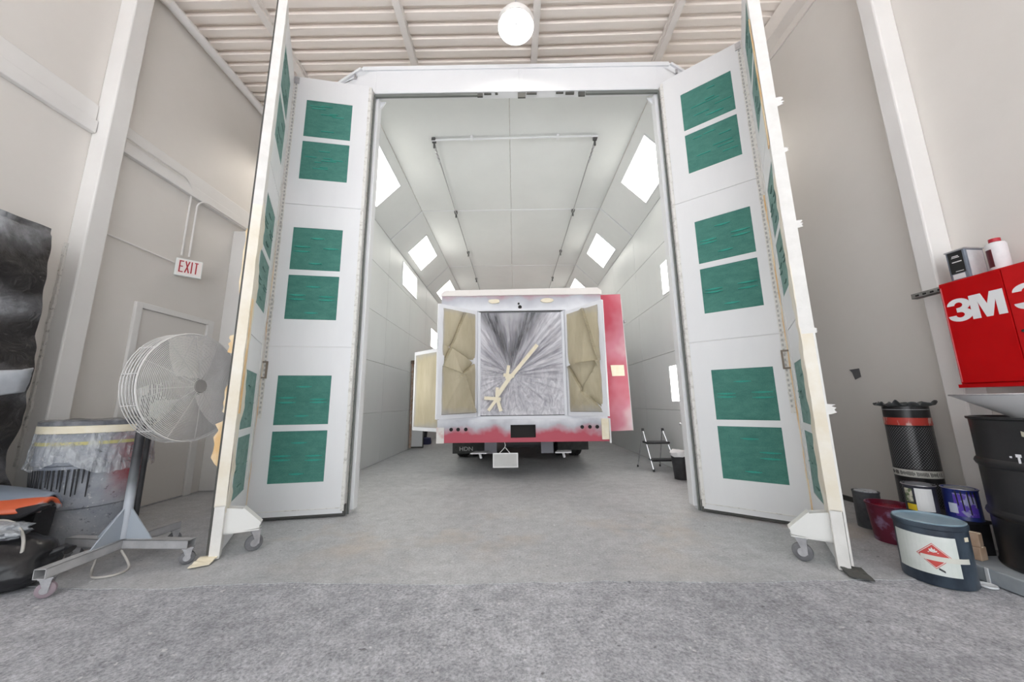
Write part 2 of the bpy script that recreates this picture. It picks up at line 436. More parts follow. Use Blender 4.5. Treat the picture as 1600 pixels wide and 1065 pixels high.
# bottom lip of the header: white angle with dark door seal below
bp(MB().box(JL, JR, BY0 - 0.03, BY0 + 0.07, ZD + 0.012, ZD + 0.05), 'header_lip', booth_out, bevel=0.004)
for a_, c_ in ((JL, -0.40), (0.92, JR)):
    bp(MB().box(a_, c_, BY0 - 0.018, BY0 + 0.01, ZD - 0.022, ZD + 0.012), 'header_seal', greenseal_m)
x = -0.40
while x < 0.9:                         # torn remains in the middle
    w = random.uniform(0.03, 0.14)
    if random.random() < 0.62: bp(MB().box(x, min(x + w, 0.92), BY0 - 0.016, BY0 + 0.004, ZD - random.uniform(0.0, 0.06), ZD + 0.008), 'seal_remnant', rubber_m)
    x += w + random.uniform(0.01, 0.08)
for s, xx in ((-1, JL), (1, JR)):
    q = MB()
    pts = [(xx + 0.006 * noise.noise((z * 0.9, s * 3.0, 0)), BY0 - 0.012, z) for z in [0.0 + k * 0.16 for k in range(30)] ] + [(xx, BY0 - 0.012, ZD)]
    q.tube(pts, 0.011, 8)
    bp(q, 'jamb_seal', greenseal_m, smooth=True)
    bp(MB().box(min(xx, xx - s * 0.035), max(xx, xx - s * 0.035), BY0 + 0.02, BY0 + 0.12, 0.03, ZD), 'jamb_liner', booth_out, bevel=0.004)
    bp(MB().box(min(xx + s * 0.015, xx + s * 0.07), max(xx + s * 0.015, xx + s * 0.07), BY0 - 0.02, BY0, 0.03, ZD + 0.05), 'jamb_strip', hinge_m, bevel=0.003)
    # small white corner gussets inside the opening
    bp(MB().prism([(xx, ZD), (xx - s * 0.10, ZD), (xx, ZD - 0.16)], fr, BY0 + 0.08, BY0 + 0.10), 'corner_gusset', booth_out)
# interior wall panels (rows of 0.914 m, columns of 1.53 m), seams between them
COLW = 3.06 / 2; ROW = 0.914
gap = 0.004
rows = [(k * ROW, min((k + 1) * ROW, ZS)) for k in range(5)]
bp(MB().box(BXL - 0.09, BXL - 0.05, BY0 + 0.07, BY1, 0, ZS + 0.1), 'outer_skin', booth_out)
bp(MB().box(BXR + 0.05, BXR + 0.09, BY0 + 0.07, BY1, 0, ZS + 0.1), 'outer_skin', booth_out)
protos = {}
def panel(key, dims, loc, name='wall_panel'):
    if key not in protos:
        o = MB().box(*dims).build(name, booth_in, booth); o.location = loc; protos[key] = o
        md = o.modifiers.new('bevel', 'BEVEL'); md.width = 0.004; md.segments = 1
    else: child(name, protos[key], booth, loc)
DOOR_Y0, DOOR_Y1 = 8.98, 9.85
for side, xw in ((-1, BXL), (1, BXR)):
    for z0, z1 in rows:
        for c in range(6):
            y0 = 0.09 + c * COLW
            h = z1 - z0
            panel(('w', round(h, 3)), (-0.025, 0.025, gap / 2, COLW - gap / 2, gap / 2, h - gap / 2), (xw + side * 0.025, y0, z0))
for c in range(3):
    y0 = 0.09 + c * 3.06
    for side, xw in ((-1, BXL), (1, BXR)):
        key = ('c', side)
        if key not in protos:
            qq = MB()
            t = 0.03
            fnc = lambda u, v, d, side=side, xw=xw: (xw - side * (u - d * 0.7071), v, u + d * 0.7071)
            qq.prism([(0, gap / 2), (CH, gap / 2), (CH, 3.06 - gap / 2), (0, 3.06 - gap / 2)], fnc, 0, 0.04)
            o = qq.build('chamfer_panel', booth_in, booth); o.location = (0, y0, ZS); protos[key] = o
            md = o.modifiers.new('bevel', 'BEVEL'); md.width = 0.004; md.segments = 1
        else: child('chamfer_panel', protos[key], booth, (0, y0, ZS))
    for k, (xa, xb) in enumerate(((BXL + CH, -0.016), (-0.016, BXR - CH))):
        panel(('t', k), (xa + gap / 2, xb - gap / 2, gap / 2, 3.06 - gap / 2, 0, 0.05), (0, y0, ZT), 'ceiling_panel')
# raised joint straps across the ceiling and chamfers
for c in (1, 2):
    y = BY0 + 0.09 + c * 3.06
    q = MB().box(BXL + CH, BXR - CH, y - 0.02, y + 0.02, ZT - 0.008, ZT)
    bp(q, 'joint_strap', booth_out)
    for side, xw in ((-1, BXL), (1, BXR)):
        a = Vector((xw, y, ZS)); e = Vector((xw - side * CH, y, ZT)); off = Vector((-side, 0, -1)) * 0.005
        bp(MB().bar(a + off, e + off, 0.04, 0.008, up=(-side, 0, -1)), 'joint_strap', booth_out)
bp(MB().box(BXL, BXR, BY1, BY1 + 0.05, 0, ZT), 'rear_panel', booth_in)
# light fixtures
lens_m = emat('light_diffuser', (1.0, 0.985, 0.92), BOOTH_LIGHT)
def fixture_box(mb, fn, u0, u1, v0, v1, d0, d1):
    for m_ in [0]: mb.box(u0, u1, v0, v1, d0, d1, 0, fn)
def light_fixture(fn, u0, u1, v0, v1):
    q = MB(); w = 0.018
    q.box(u0 - w, u0, v0 - w, v1 + w, -0.002, 0.012, 0, fn); q.box(u1, u1 + w, v0 - w, v1 + w, -0.002, 0.012, 0, fn)
    q.box(u0, u1, v0 - w, v0, -0.002, 0.012, 0, fn); q.box(u0, u1, v1, v1 + w, -0.002, 0.012, 0, fn)
    fx = bp(q, 'light_fixture', booth_out)
    q = MB(); q.box(u0, u1, v0, v1, -0.001, 0.007, 0, fn)
    bp(q, 'light_diffuser', lens_m, fx)
S2 = math.sqrt(0.5)
for side, xw in ((-1, BXL), (1, BXR)):
    cf = lambda u, v, d, side=side, xw=xw: (xw - side * (u * S2 + d * S2), v, ZS + u * S2 - d * S2)
    for y0 in (4.62, 7.68, 10.7):
        light_fixture(cf, 0.155, 0.73, y0, y0 + 1.13)
    wf = lambda y, z, d, side=side, xw=xw: (xw - side * d, y, z)
    lst = [(4.72, 5.85, 2.88, 3.48), (4.72, 5.85, 1.07, 1.64), (7.69, 8.83, 3.78, 4.32), (10.55, 11.68, 2.80, 3.36)] if side < 0 else [(4.5, 5.63, 2.80, 3.32), (4.5, 5.65, 1.05, 1.60), (10.55, 11.68, 2.80, 3.36)]
    for y0, y1, z0, z1 in lst:
        light_fixture(lambda u, v, d, wf=wf: wf(u, v, d), y0, y1, z0, z1)
# ceiling track: two rails, one cross bar, hangers and chain ends
for x in (-1.19, 1.30):
    q = MB().tube([(x, 4.80, 5.035), (x * 0.985, 12.4, 5.035)], 0.011, 8); bp(q, 'ceiling_rail', mat('rail_grey', (0.34, 0.34, 0.34), 0.4, 0.6), smooth=True)
    for y in (4.78, 6.85, 8.87, 10.9):
        q = MB(); q.box(x - 0.03, x + 0.03, y - 0.035, y + 0.035, 5.04, ZT); q.tube([(x, y + 0.03, 5.045), (x, y + 0.03, 4.96)], 0.016, 8)
        bp(q, 'rail_hanger', mat('dark_bracket', (0.08, 0.08, 0.08), 0.5))
    q = MB()
    for k in range(9):
        y = 4.86 + k * 0.045
        q.tube([(x + 0.016 * math.cos(a) * (k % 2), y + 0.026 * math.sin(a), 4.995 + 0.016 * math.cos(a) * ((k + 1) % 2) + 0.012 * (k % 2)) for a in [2 * PI * j / 10 for j in range(10)]], 0.005, 6, closed=True)
    bp(q, 'chain_end', steel_m, smooth=True)
q = MB().tube([(-1.22, 4.76, 5.05), (1.33, 4.72, 5.05)], 0.014, 8)
for x in (-0.60, 0.72): q.box(x - 0.02, x + 0.02, 4.71, 4.78, 5.04, ZT)
bp(q, 'cross_rail', booth_out, smooth=True)
# personnel door standing open on the left wall of the booth
pd = thing('booth_side_door', 'narrow pale grey door standing open on the left booth wall', 'door', (-2.53, 8.62, 0))
q = MB().box(0, 0.05, 0.0, 0.10, 0.03, 2.05); q.build('rusty_jamb', mat('rust_edge', (0.38, 0.22, 0.14), 0.8, c2=(0.55, 0.5, 0.46), scale=14), pd)
q = MB(); q.box(0.052, 0.32, 0.02, 0.07, 0.06, 2.03); q.build('door_slab', booth_out, pd, bevel=0.004)
q = MB(); q.box(0.052, 0.335, 0.016, 0.074, 0.03, 0.06); q.box(0.32, 0.335, 0.016, 0.074, 0.06, 0.55); q.build('door_seal', rubber_m, pd)
q = MB(); q.box(0.0, 0.09, -0.04, 0.06, 2.04, 2.12); q.build('hinge_block', mat('brown_block', (0.16, 0.11, 0.08), 0.8), pd)

# ------------------------------------------------------------------ booth bifold doors
LW, LT, LZ0, LZ1 = 0.865, 0.05, 0.035, 4.80
GROUPS = [(0.33, 1.35), (1.925, 2.935), (3.51, 4.51)]
SECT = [(LZ0, 1.635), (1.645, 3.195), (3.205, LZ1)]
FU0, FU1 = 0.20, 0.695
DASH = [(0.36, 0.64, 0.76), (0.06, 0.37, 0.52), (0.06, 0.37, 0.43), (0.63, 0.95, 0.53), (0.63, 0.95, 0.44), (0.37, 0.63, 0.17)]
def leaf(root, p0, p1, view, width, idx, masked):
    p0 = Vector((*p0, 0)); p1 = Vector((*p1, 0)); Ud = (p1 - p0).normalized(); Nn = Vector((-Ud.y, Ud.x, 0))
    if Nn.dot(Vector(view) - p0) < 0: Nn = -Nn
    base = root.location
    fn = lambda u, d, z: p0 + Ud * u + Nn * d + Vector((0, 0, z)) - base
    core = MB().box(0, width, -LT, 0, LZ0, LZ1, 0, fn).build('door_leaf', leafback_m, root)
    rnd = random.Random(idx)
    for (z0, z1), (g0, g1) in zip(SECT, GROUPS):
        q = MB(); t = 0.007
        cell = (g1 - g0 - 0.06) / 2
        holes = [(g0, g0 + cell), (g1 - cell, g1)]
        q.box(0.012, FU0, 0, t, z0, z1, 0, fn); q.box(FU1, width - 0.012, 0, t, z0, z1, 0, fn)
        q.box(FU0, FU1, 0, t, z0, g0, 0, fn); q.box(FU0, FU1, 0, t, g0 + cell, g1 - cell, 0, fn); q.box(FU0, FU1, 0, t, g1, z1, 0, fn)
        q.build('section_sheet', leaf_m, core)
        for h0, h1 in holes:
            q = MB(); q.box(FU0, FU1, 0, 0.003, h0, h1, 0, fn)
            dense = z0 > 3
            for k in range(8 if dense else 1):
                if dense:      # shredded-looking upper pads
                    a = FU0 + rnd.uniform(0.05, 0.7) * (FU1 - FU0); zz = h0 + rnd.uniform(0.1, 0.9) * (h1 - h0)
                    q.box(a, min(a + rnd.uniform(0.06, 0.16), FU1 - 0.02), 0.003, 0.009, zz, zz + 0.008, 1, fn)
            if not dense:
                for a, c, zz in DASH:
                    if rnd.random() < 0.12: continue
                    jz = rnd.uniform(-0.02, 0.02)
                    u0 = FU0 + a * (FU1 - FU0); u1 = FU0 + c * (FU1 - FU0); zc = h0 + (zz + jz) * (h1 - h0)
                    n = 6
                    for i in range(n):    # lens-shaped slit in the pad
                        ua = u0 + (u1 - u0) * i / n; ub = u0 + (u1 - u0) * (i + 1) / n
                        wa = 0.008 * math.sin(PI * (i + 0.5) / n) + 0.0025
                        q.box(ua, ub, 0.002, 0.011, zc - wa, zc + wa * 0.6, 1, fn)
            q.build('filter_pad', [paleg_m, paleg_m] if masked else [green_m, greenb_m], core)
    # perforated hinge strip by the outer edge, plain strip by the inner one
    q = MB()
    if not masked:
        q.box(width - 0.055, width - 0.004, 0.007, 0.011, LZ0 + 0.9, LZ1 - 0.02, 0, fn)
        z = LZ0 + 0.95
        while z < LZ1 - 0.1:
            q.box(width - 0.048, width - 0.034, 0.011, 0.017, z, z + 0.022, 1, fn); z += 0.045
        q.build('hinge_strip', [hinge_m, mat('hinge_hole', (0.42, 0.42, 0.41), 0.6)], core)
        q = MB(); q.box(0.0, 0.03, 0.007, 0.012, LZ0 + 0.02, LZ1 - 0.02, 0, fn); q.build('edge_strip', hinge_m, core)
        q = MB(); q.box(0.02, width - 0.01, 0.007, 0.011, LZ0 + 0.045, LZ0 + 0.052, 0, fn); q.build('bottom_bead', hinge_m, core)
        q = MB(); q.box(0.0, width, -LT * 0.8, -0.002, 0.012, LZ0, 0, fn); q.box(-0.01, 0.015, -LT * 0.8, 0.006, 0.012, 0.11, 0, fn); q.build('bottom_strip', rubber_m, core)  # black strip filling the gap below the leaf
        q = MB(); q.box(width - 0.07, width - 0.02, 0.011, 0.02, LZ1 - 0.10, LZ1 - 0.02, 0, fn); q.build('top_plate', steel_m, core)
    return core, fn
def ragged_strip(fn, u0, u1, d, z0, z1, amp, seed, n=60):
    q = MB(); prev = None
    for k in range(n + 1):
        z = z0 + (z1 - z0) * k / n
        a = u0 + amp * noise.noise((z * 3.1, seed, 0.3)) + amp * 0.5 * noise.noise((z * 11, seed, 1.3))
        c = u1 + amp * noise.noise((z * 2.7, seed, 5.3)) * 0.6
        cur = (fn(a, d, z), fn(c, d + 0.004 * noise.noise((z * 8, seed, 9)), z), fn(a, d - 0.006, z), fn(c, d - 0.006, z))
        if prev:
            q.add([prev[0], prev[1], cur[1], cur[0], prev[2], prev[3], cur[3], cur[2]], [(0, 1, 2, 3), (4, 7, 6, 5), (0, 3, 7, 4), (1, 5, 6, 2), (0, 4, 5, 1), (3, 2, 6, 7)])
        prev = cur
    return q
def bifold(label, hinge, outer, free, caster_at, sgn):
    root = thing('bifold_door', label, 'door', (hinge[0], hinge[1], 0), group='bifold doors of the paint booth')
    wA = (Vector(outer) - Vector(hinge)).length; wB = (Vector(free) - Vector(outer)).length
    A, fa = leaf(root, hinge, outer, (0, 0, 0), wA, 1 + sgn, False)
    B, fb = leaf(root, outer, free, (0, 0, 0), wB, 5 + sgn, True)
    # brown taped hinge line between the two leaves
    q = ragged_strip(fa, wA - 0.018, wA + 0.02, 0.016, 0.06, 3.0, 0.008, 2.0 + sgn); q.build('hinge_tape', tape_m, root)
    q = MB(); q.tube([fa(wA + 0.012, 0.018, LZ0 + 0.02), fa(wA + 0.012, 0.018, LZ1 - 0.02)], 0.010, 8); q.build('hinge_rod', hinge_m, root, smooth=True)
    # worn handle plate across the hinge line
    q = MB()
    for (a0, a1, z0, z1) in ((-0.055, 0.0, 1.32, 1.335), (-0.055, 0.0, 1.475, 1.49), (-0.065, -0.05, 1.32, 1.49)):
        q.box(wA + a0, wA + a1, 0.008, 0.022, z0, z1, 0, fa)
    q.build('latch_frame', mat('latch_brown', (0.23, 0.19, 0.15), 0.6), root)
    # cream masking paper and white tape along the free edge
    q = ragged_strip(fb, wB - 0.15, wB + 0.002, 0.016, 0.30, 2.75, 0.11, 9.0 + sgn, 90); q.build('masking_paper', paper_m, root)
    q = ragged_strip(fb, wB - 0.10, wB + 0.002, 0.014, 2.7, LZ1, 0.05, 19.0 + sgn, 90); q.build('edge_tape', tapew_m, root)
    q = ragged_strip(fb, 0.02, 0.12, 0.012, 0.4, 3.4, 0.07, 29.0 + sgn, 90); q.build('masking_paper', tapew_m, root)
    q = ragged_strip(fb, wB - 0.06, wB - 0.01, 0.022, 3.0 if sgn > 0 else 1.0, 4.2 if sgn > 0 else 1.9, 0.02, 39.0 + sgn, 50); q.build('ochre_tape', tape_m, root)
    # the free edge itself: tape folded round, dark rubber at the far side
    for z0_, z1_, m_ in ((0.35, 1.5, paper_m), (1.5, 2.7, paper_m if sgn < 0 else tapew_m), (2.7, LZ1, tapew_m)):
        q = MB(); q.box(wB, wB + 0.012, -LT - 0.002, 0.014, z0_, z1_, 0, fb); q.build('free_edge_cap', m_, root)
    q = MB(); q.box(wB - 0.01, wB + 0.010, -LT - 0.014, -LT - 0.002, 0.04, LZ1, 0, fb); q.build('free_edge_seal', rubber_m if sgn < 0 else tapew_m, root)
    # torn tape curling off the outside of the free edge
    spots = ((0.62, 0.95, 0.05), (1.00, 1.22, 0.02), (1.45, 1.60, 0.035), (1.9, 2.5, 0.018)) if sgn < 0 else ((0.95, 1.02, 0.05), (1.5, 1.54, 0.02), (2.28, 2.34, 0.04), (2.9, 2.94, 0.03), (3.3, 3.38, 0.05))
    for k, (z0_, z1_, l_) in enumerate(spots):
        n_ = 7; poly = [(0.0, z0_)] + [(l_ * (0.45 + 0.55 * abs(math.sin(1.9 * j + k))), z0_ + (z1_ - z0_) * (j + 0.5) / n_) for j in range(n_)] + [(0.0, z1_)]
        q = MB(); q.prism(poly, lambda u, v, d: fb(wB + d, -LT - 0.012 - u, v), -0.012, -0.006); q.build('torn_tape', tape_m if sgn < 0 else tapew_m, root)
    # foot below the leaf, with a torn flap on the floor
    q = MB(); q.prism([(wB - 0.055, 0.012), (wB + 0.012, 0.004), (wB + 0.012, 0.36), (wB - 0.15, 0.36)], lambda u, v, d: fb(u, d, v), -LT, 0.012)
    q.build('foot', tapew_m, root, bevel=0.004)
    q = MB()
    q.grid(6, 3, lambda u, v: fb(wB - 0.02 + u * 0.13, -LT - 0.05 + v * 0.11 - 0.03 * u, 0.012 + 0.016 * (1 - u) + 0.008 * noise.noise((u * 5, v * 4, sgn))))
    q.build('floor_flap', tapec_m if sgn < 0 else rubber_m, root, solid=0.006)
    # bracket: folded sheet gusset carrying the swivel caster
    g = [(0.0, 0.33), (0.0, 0.15), (0.21, 0.165), (0.215, 0.195), (0.10, 0.31)]
    q = MB()
    q.prism(g, lambda u, v, d: fb(wB - 0.02 - d, 0.012 + u, v), 0.0, 0.006)
    q.prism(g, lambda u, v, d: fb(wB - 0.02 - d, 0.012 + u, v), 0.074, 0.08)
    q.box(wB - 0.10, wB - 0.02, 0.012, 0.225, 0.15, 0.158, 0, fb)
    q.prism([(0.10, 0.31), (0.215, 0.195), (0.222, 0.20), (0.105, 0.318)], lambda u, v, d: fb(wB - 0.02 - d, 0.012 + u, v), 0.0, 0.08)
    q.build('caster_bracket', mat('bracket_white', (0.74, 0.74, 0.72), 0.5), root)
    cx = fb(wB - 0.055, 0.185, 0)
    wd = Vector((0.66, 0.75, 0)).normalized() if sgn < 0 else Vector((0.74, -0.67, 0)).normalized()
    ax = Vector((-wd.y, wd.x, 0))
    M3 = Matrix((wd, Vector((0, 0, 1)), ax)).transposed()
    wc = Vector((cx.x, cx.y, 0.058)) + wd * 0.012
    q = MB(); q.lathe([(0.012, -0.018), (0.044, -0.018), (0.055, -0.012), (0.058, 0), (0.055, 0.012), (0.044, 0.018), (0.012, 0.018)], 28, wc, M3)
    wh = q.build('caster_wheel', greywheel_m, root, smooth=True)
    q = MB(); q.lathe([(0.0, -0.02), (0.026, -0.02), (0.026, 0.02), (0.0, 0.02)], 18, wc, M3); q.build('hub', steel_m, wh, smooth=True)
    q = MB()
    for s in (-1, 1):
        q.prism([(-0.03, 0.09), (0.03, 0.09), (0.028, -0.01), (0.012, -0.012)], lambda u, v, d: wc + wd * u + Vector((0, 0, v)) + ax * d, s * 0.022, s * 0.026)
    q.box(-0.035, 0.035, -0.03, 0.03, 0.085, 0.094, 0, lambda x, y, z: wc + wd * x + ax * y + Vector((0, 0, z)))
    q.lathe([(0.026, 0.0), (0.026, 0.012), (0.0, 0.012)], 18, wc + Vector((0, 0, 0.09)) - wd * 0.01)
    q.build('caster_fork', steel_m, root)
    return root
bifold('left bifold door with six green filters on its wide leaf beside pedestal fan', (-1.655, 3.59), (-2.50, 3.435), (-2.095, 2.665), None, -1)
bifold('right bifold door with six green filters on its wide leaf beside the red cabinet', (1.80, 3.61), (2.46, 3.105), (2.02, 2.41), None, 1)

#REST
# ------------------------------------------------------------------ truck in the booth
TX, TY = 0.125, 5.2
truck = thing('box_truck', 'red box truck under grey primer parked inside the paint booth, rear doors open', 'truck', (TX, TY, 0))
prim_m = overspray('truck_primer', axis=2, a=-3, b=0.2, namp=0.25)
hdr_m = overspray('truck_header_paint', axis=2, a=2.86, b=2.45, nsc=2.6, namp=0.40)
skirt_m = overspray('truck_skirt_paint', axis=2, a=0.58, b=0.88, nsc=3.0, namp=0.75)
redside_m = overspray('truck_side_paint', red=(0.46, 0.035, 0.07), grey=(0.55, 0.18, 0.24), white=(0.72, 0.60, 0.64), axis=2, a=-6.5, b=9.0, nsc=1.1, namp=1.0)
white_m = mat('truck_white', (0.74, 0.74, 0.76), 0.5, c2=(0.80, 0.79, 0.79), scale=4)
def kraft():
    m, nt, bs = _new('kraft_paper')
    v = coords(nt, (2, 2, 0.5))
    col = ramp(nt, nz(nt, v, 2.5, 6), [(0.35, (0.40, 0.35, 0.24)), (0.7, (0.50, 0.45, 0.33))])
    t = nt.nodes.new('ShaderNodeTexCoord'); sx = nt.nodes.new('ShaderNodeSeparateXYZ'); nt.links.new(t.outputs['Generated'], sx.inputs[0])
    ex = math_(nt, 'ABSOLUTE', math_(nt, 'SUBTRACT', sx.outputs[0], 0.5)); ez = math_(nt, 'ABSOLUTE', math_(nt, 'SUBTRACT', sx.outputs[2], 0.5))
    e = math_(nt, 'MAXIMUM', ex, math_(nt, 'ADD', ez, -0.03))
    e = math_(nt, 'ADD', math_(nt, 'MULTIPLY', math_(nt, 'SUBTRACT', e, 0.40), 9.0), math_(nt, 'MULTIPLY', math_(nt, 'SUBTRACT', nz(nt, coords(nt), 5, 5), 0.5), 1.6), True)
    col = mix(nt, math_(nt, 'MULTIPLY', e, 0.85), col, (0.34, 0.35, 0.38))     # primer drifted over the paper's border
    nt.links.new(col, bs.inputs['Base Color']); bs.inputs['Roughness'].default_value = 0.7
    return m
kraft_m = kraft()
# shell
hw = 1.225; LEN = 4.4
q = MB(); q.box(-hw, -hw + 0.03, 0.06, LEN, 0.80, 2.70); q.build('side_wall', prim_m, truck)
q = MB(); q.box(hw - 0.03, hw, 0.06, LEN, 0.80, 2.70); q.build('side_wall', prim_m, truck)
q = MB(); q.box(-hw, hw, 0.06, LEN, 0.76, 0.80); q.build('cargo_floor', mat('cargo_floor', (0.10, 0.10, 0.10), 0.7), truck)
q = MB(); q.box(-hw, hw, LEN - 0.03, LEN, 0.80, 2.70); q.build('front_wall', white_m, truck)
q = MB(); q.prism([(-hw, 2.70), (hw, 2.70), (hw, 2.74), (hw - 0.06, 2.785), (-hw + 0.06, 2.785), (-hw, 2.74)], lambda u, v, d: (u, d, v), 0.0, LEN); q.build('roof', white_m, truck)
q = MB(); q.prism([(-hw - 0.012, 2.685), (hw + 0.012, 2.685), (hw + 0.012, 2.745), (hw - 0.05, 2.795), (-hw + 0.05, 2.775), (-hw - 0.012, 2.725)], lambda u, v, d: (u, d, v), -0.025, 0.05)
q.build('roof_trim', mat('roof_trim_white', (0.80, 0.76, 0.73), 0.5, c2=(0.62, 0.42, 0.40), scale=2.2, lo=0.6, hi=0.8), truck, bevel=0.006)
OL, OR_, OZ0, OZ1 = -0.665, 0.645, 0.87, 2.42
q = MB(); q.box(-hw, OL, 0, 0.06, 0.80, 2.70); q.build('rear_post', hdr_m, truck)
q = MB(); q.box(OR_, hw, 0, 0.06, 0.80, 2.70); q.build('rear_post', hdr_m, truck)
q = MB(); q.box(OL, OR_, 0, 0.06, OZ1, 2.70); q.build('rear_header', hdr_m, truck)
q = MB(); q.box(OL, OR_, -0.012, 0.06, 0.80, OZ0); q.build('rear_sill', prim_m, truck)
q = MB(); q.box(OL - 0.03, OR_ + 0.03, -0.035, 0.0, OZ1 + 0.015, OZ1 + 0.05); q.build('rain_gutter', prim_m, truck, bevel=0.005)
q = MB(); q.box(OL + 0.02, OR_ - 0.02, -0.02, -0.002, OZ1 + 0.004, OZ1 + 0.014); q.build('gutter_shadow_strip', rubber_m, truck)  # dark strip stands in for the shadow under the gutter
for x0, x1 in ((OL, OL + 0.045), (OR_ - 0.045, OR_)):
    q = MB(); q.box(x0, x1, -0.03, 0.0, OZ0, OZ1); q.build('door_jamb', prim_m, truck, bevel=0.006)
# taped clearance lamps and a lamp hole over the opening
for x in (-0.42, 0.40):
    q = MB(); n = 10
    q.prism([(x + 0.10 * math.cos(2 * PI * k / n) * (0.8 + 0.3 * random.random()), 2.595 + 0.036 * math.sin(2 * PI * k / n) * (0.8 + 0.4 * random.random())) for k in range(n)], lambda u, v, d: (u, d, v), -0.022, 0.0)
    q.build('taped_lamp', tapec_m, truck)
q = MB(); q.lathe([(0, 0), (0.028, 0), (0.028, 0.01), (0, 0.012)], 14, (-0.02, -0.012, 2.50), Matrix.Rotation(-PI / 2, 3, 'X')); q.build('wire_hole', dark_m, truck)
q = MB(); q.lathe([(0, 0), (0.016, 0), (0.016, 0.01), (0, 0.012)], 14, (-0.04, -0.012, 2.555), Matrix.Rotation(-PI / 2, 3, 'X')); q.build('wire_hole', dark_m, truck)
# skirt with lamp holes and the step recess
q = MB(); zt, zb = 0.825, 0.505
rx0, rx1, rz0, rz1 = -0.185, 0.175, 0.565, 0.745
for (a, c, e, f) in ((-hw - 0.01, rx0, zb, zt), (rx1, hw + 0.01, zb, zt), (rx0, rx1, zb, rz0), (rx0, rx1, rz1, zt)):
    q.box(a, c, -0.05, 0.0, e, f)
q.build('rear_skirt', skirt_m, truck)
q = MB(); q.box(rx0, rx1, -0.002, 0.10, rz0, rz1); q.build('step_recess', dark_m, truck)
for x in (-1.035, -0.935, -0.825, 0.84, 0.95, 1.055):
    zz = 0.69 if x < 0 else 0.705
    q = MB(); q.lathe([(0, 0), (0.026, 0), (0.026, 0.006), (0.018, 0.008), (0, 0.008)], 16, (x, -0.05, zz), Matrix.Rotation(PI / 2, 3, 'X')); q.build('lamp_hole', dark_m, truck)
q = MB(); q.box(-hw - 0.02, -hw + 0.09, -0.06, 0.0, 0.50, 0.72); q.build('skirt_end', mat('skirt_end_white', (0.74, 0.71, 0.68), 0.6, c2=(0.6, 0.30, 0.30), scale=6, lo=0.55, hi=0.75), truck)
q = MB(); q.box(hw - 0.11, hw + 0.0, -0.062, -0.05, 0.53, 0.82); q.build('skirt_tape', tapec_m, truck)
q = MB(); q.box(hw - 0.005, hw + 0.02, -0.062, 0.0, 0.48, 0.82); q.build('skirt_end', white_m, truck)
# scratched tape residue on the skirt
# open rear doors with kraft paper masking
FV = {-1: [(0, 0, 0), (1, 0, 0), (1, 1, 0), (0, 1, 0), (0.0, 0.49, 0.01), (1, 0.44, 0.0), (0.5, 0.37, 0.075), (0.35, 1, 0.03), (0.25, 0.0, 0.02), (0.8, 0.62, 0.045)],
      1: [(0, 0, 0), (1, 0, 0), (1, 1, 0), (0, 1, 0), (0.0, 0.46, 0.01), (1, 0.47, 0.02), (0.45, 0.20, 0.07), (0.62, 1, 0.02), (0.7, 0.12, 0.03), (0.55, 0.50, 0.05)]}
FT = {-1: [(0, 8, 6), (8, 1, 6), (1, 5, 6), (0, 6, 4), (4, 6, 9), (6, 5, 9), (9, 5, 2), (4, 9, 7), (9, 2, 7), (4, 7, 3)],
      1: [(0, 6, 4), (0, 8, 6), (0, 1, 8), (1, 5, 8), (6, 8, 5), (4, 6, 9), (6, 5, 9), (4, 9, 7), (4, 7, 3), (9, 5, 7), (5, 2, 7)]}
FE = {-1: [(4, 6), (6, 5), (4, 9), (0, 6), (7, 5)], 1: [(4, 6), (4, 5), (6, 5), (7, 5), (8, 1)]}
def crumple(u, v, seed):
    k = -1 if seed < 0 else 1; h = 0.0; P = FV[k]
    for t in FT[k]:
        (x0, y0, h0), (x1, y1, h1), (x2, y2, h2) = (P[i] for i in t)
        det = (y1 - y2) * (x0 - x2) + (x2 - x1) * (y0 - y2)
        if abs(det) < 1e-9: continue
        a = ((y1 - y2) * (u - x2) + (x2 - x1) * (v - y2)) / det; b_ = ((y2 - y0) * (u - x2) + (x0 - x2) * (v - y2)) / det; c = 1 - a - b_
        if min(a, b_, c) > -1e-6: h = a * h0 + b_ * h1 + c * h2; break
    cr_ = 0.0
    for n_, (i, j) in enumerate(FE[k]):
        ax_, ay_ = P[i][0], P[i][1] * 2.6; bx_, by_ = P[j][0], P[j][1] * 2.6; px_, py_ = u, v * 2.6
        L2 = (bx_ - ax_) ** 2 + (by_ - ay_) ** 2; t_ = max(0, min(1, ((px_ - ax_) * (bx_ - ax_) + (py_ - ay_) * (by_ - ay_)) / L2))
        d_ = ((px_ - ax_) * (by_ - ay_) - (py_ - ay_) * (bx_ - ax_)) / math.sqrt(L2)
        dd_ = math.hypot(px_ - ax_ - t_ * (bx_ - ax_), py_ - ay_ - t_ * (by_ - ay_))
        sg = 1 if n_ % 2 else -1
        cr_ += sg * 0.055 * math.exp(-dd_ / 0.09) * (1 if d_ * sg > 0 else 0.12)      # paper lapped over itself along the crease
    h += cr_
    return h * 1.2 + 0.008 * noise.noise((u * 3, v * 6, seed)) + 0.005 * noise.noise((u * 9, v * 14, seed))
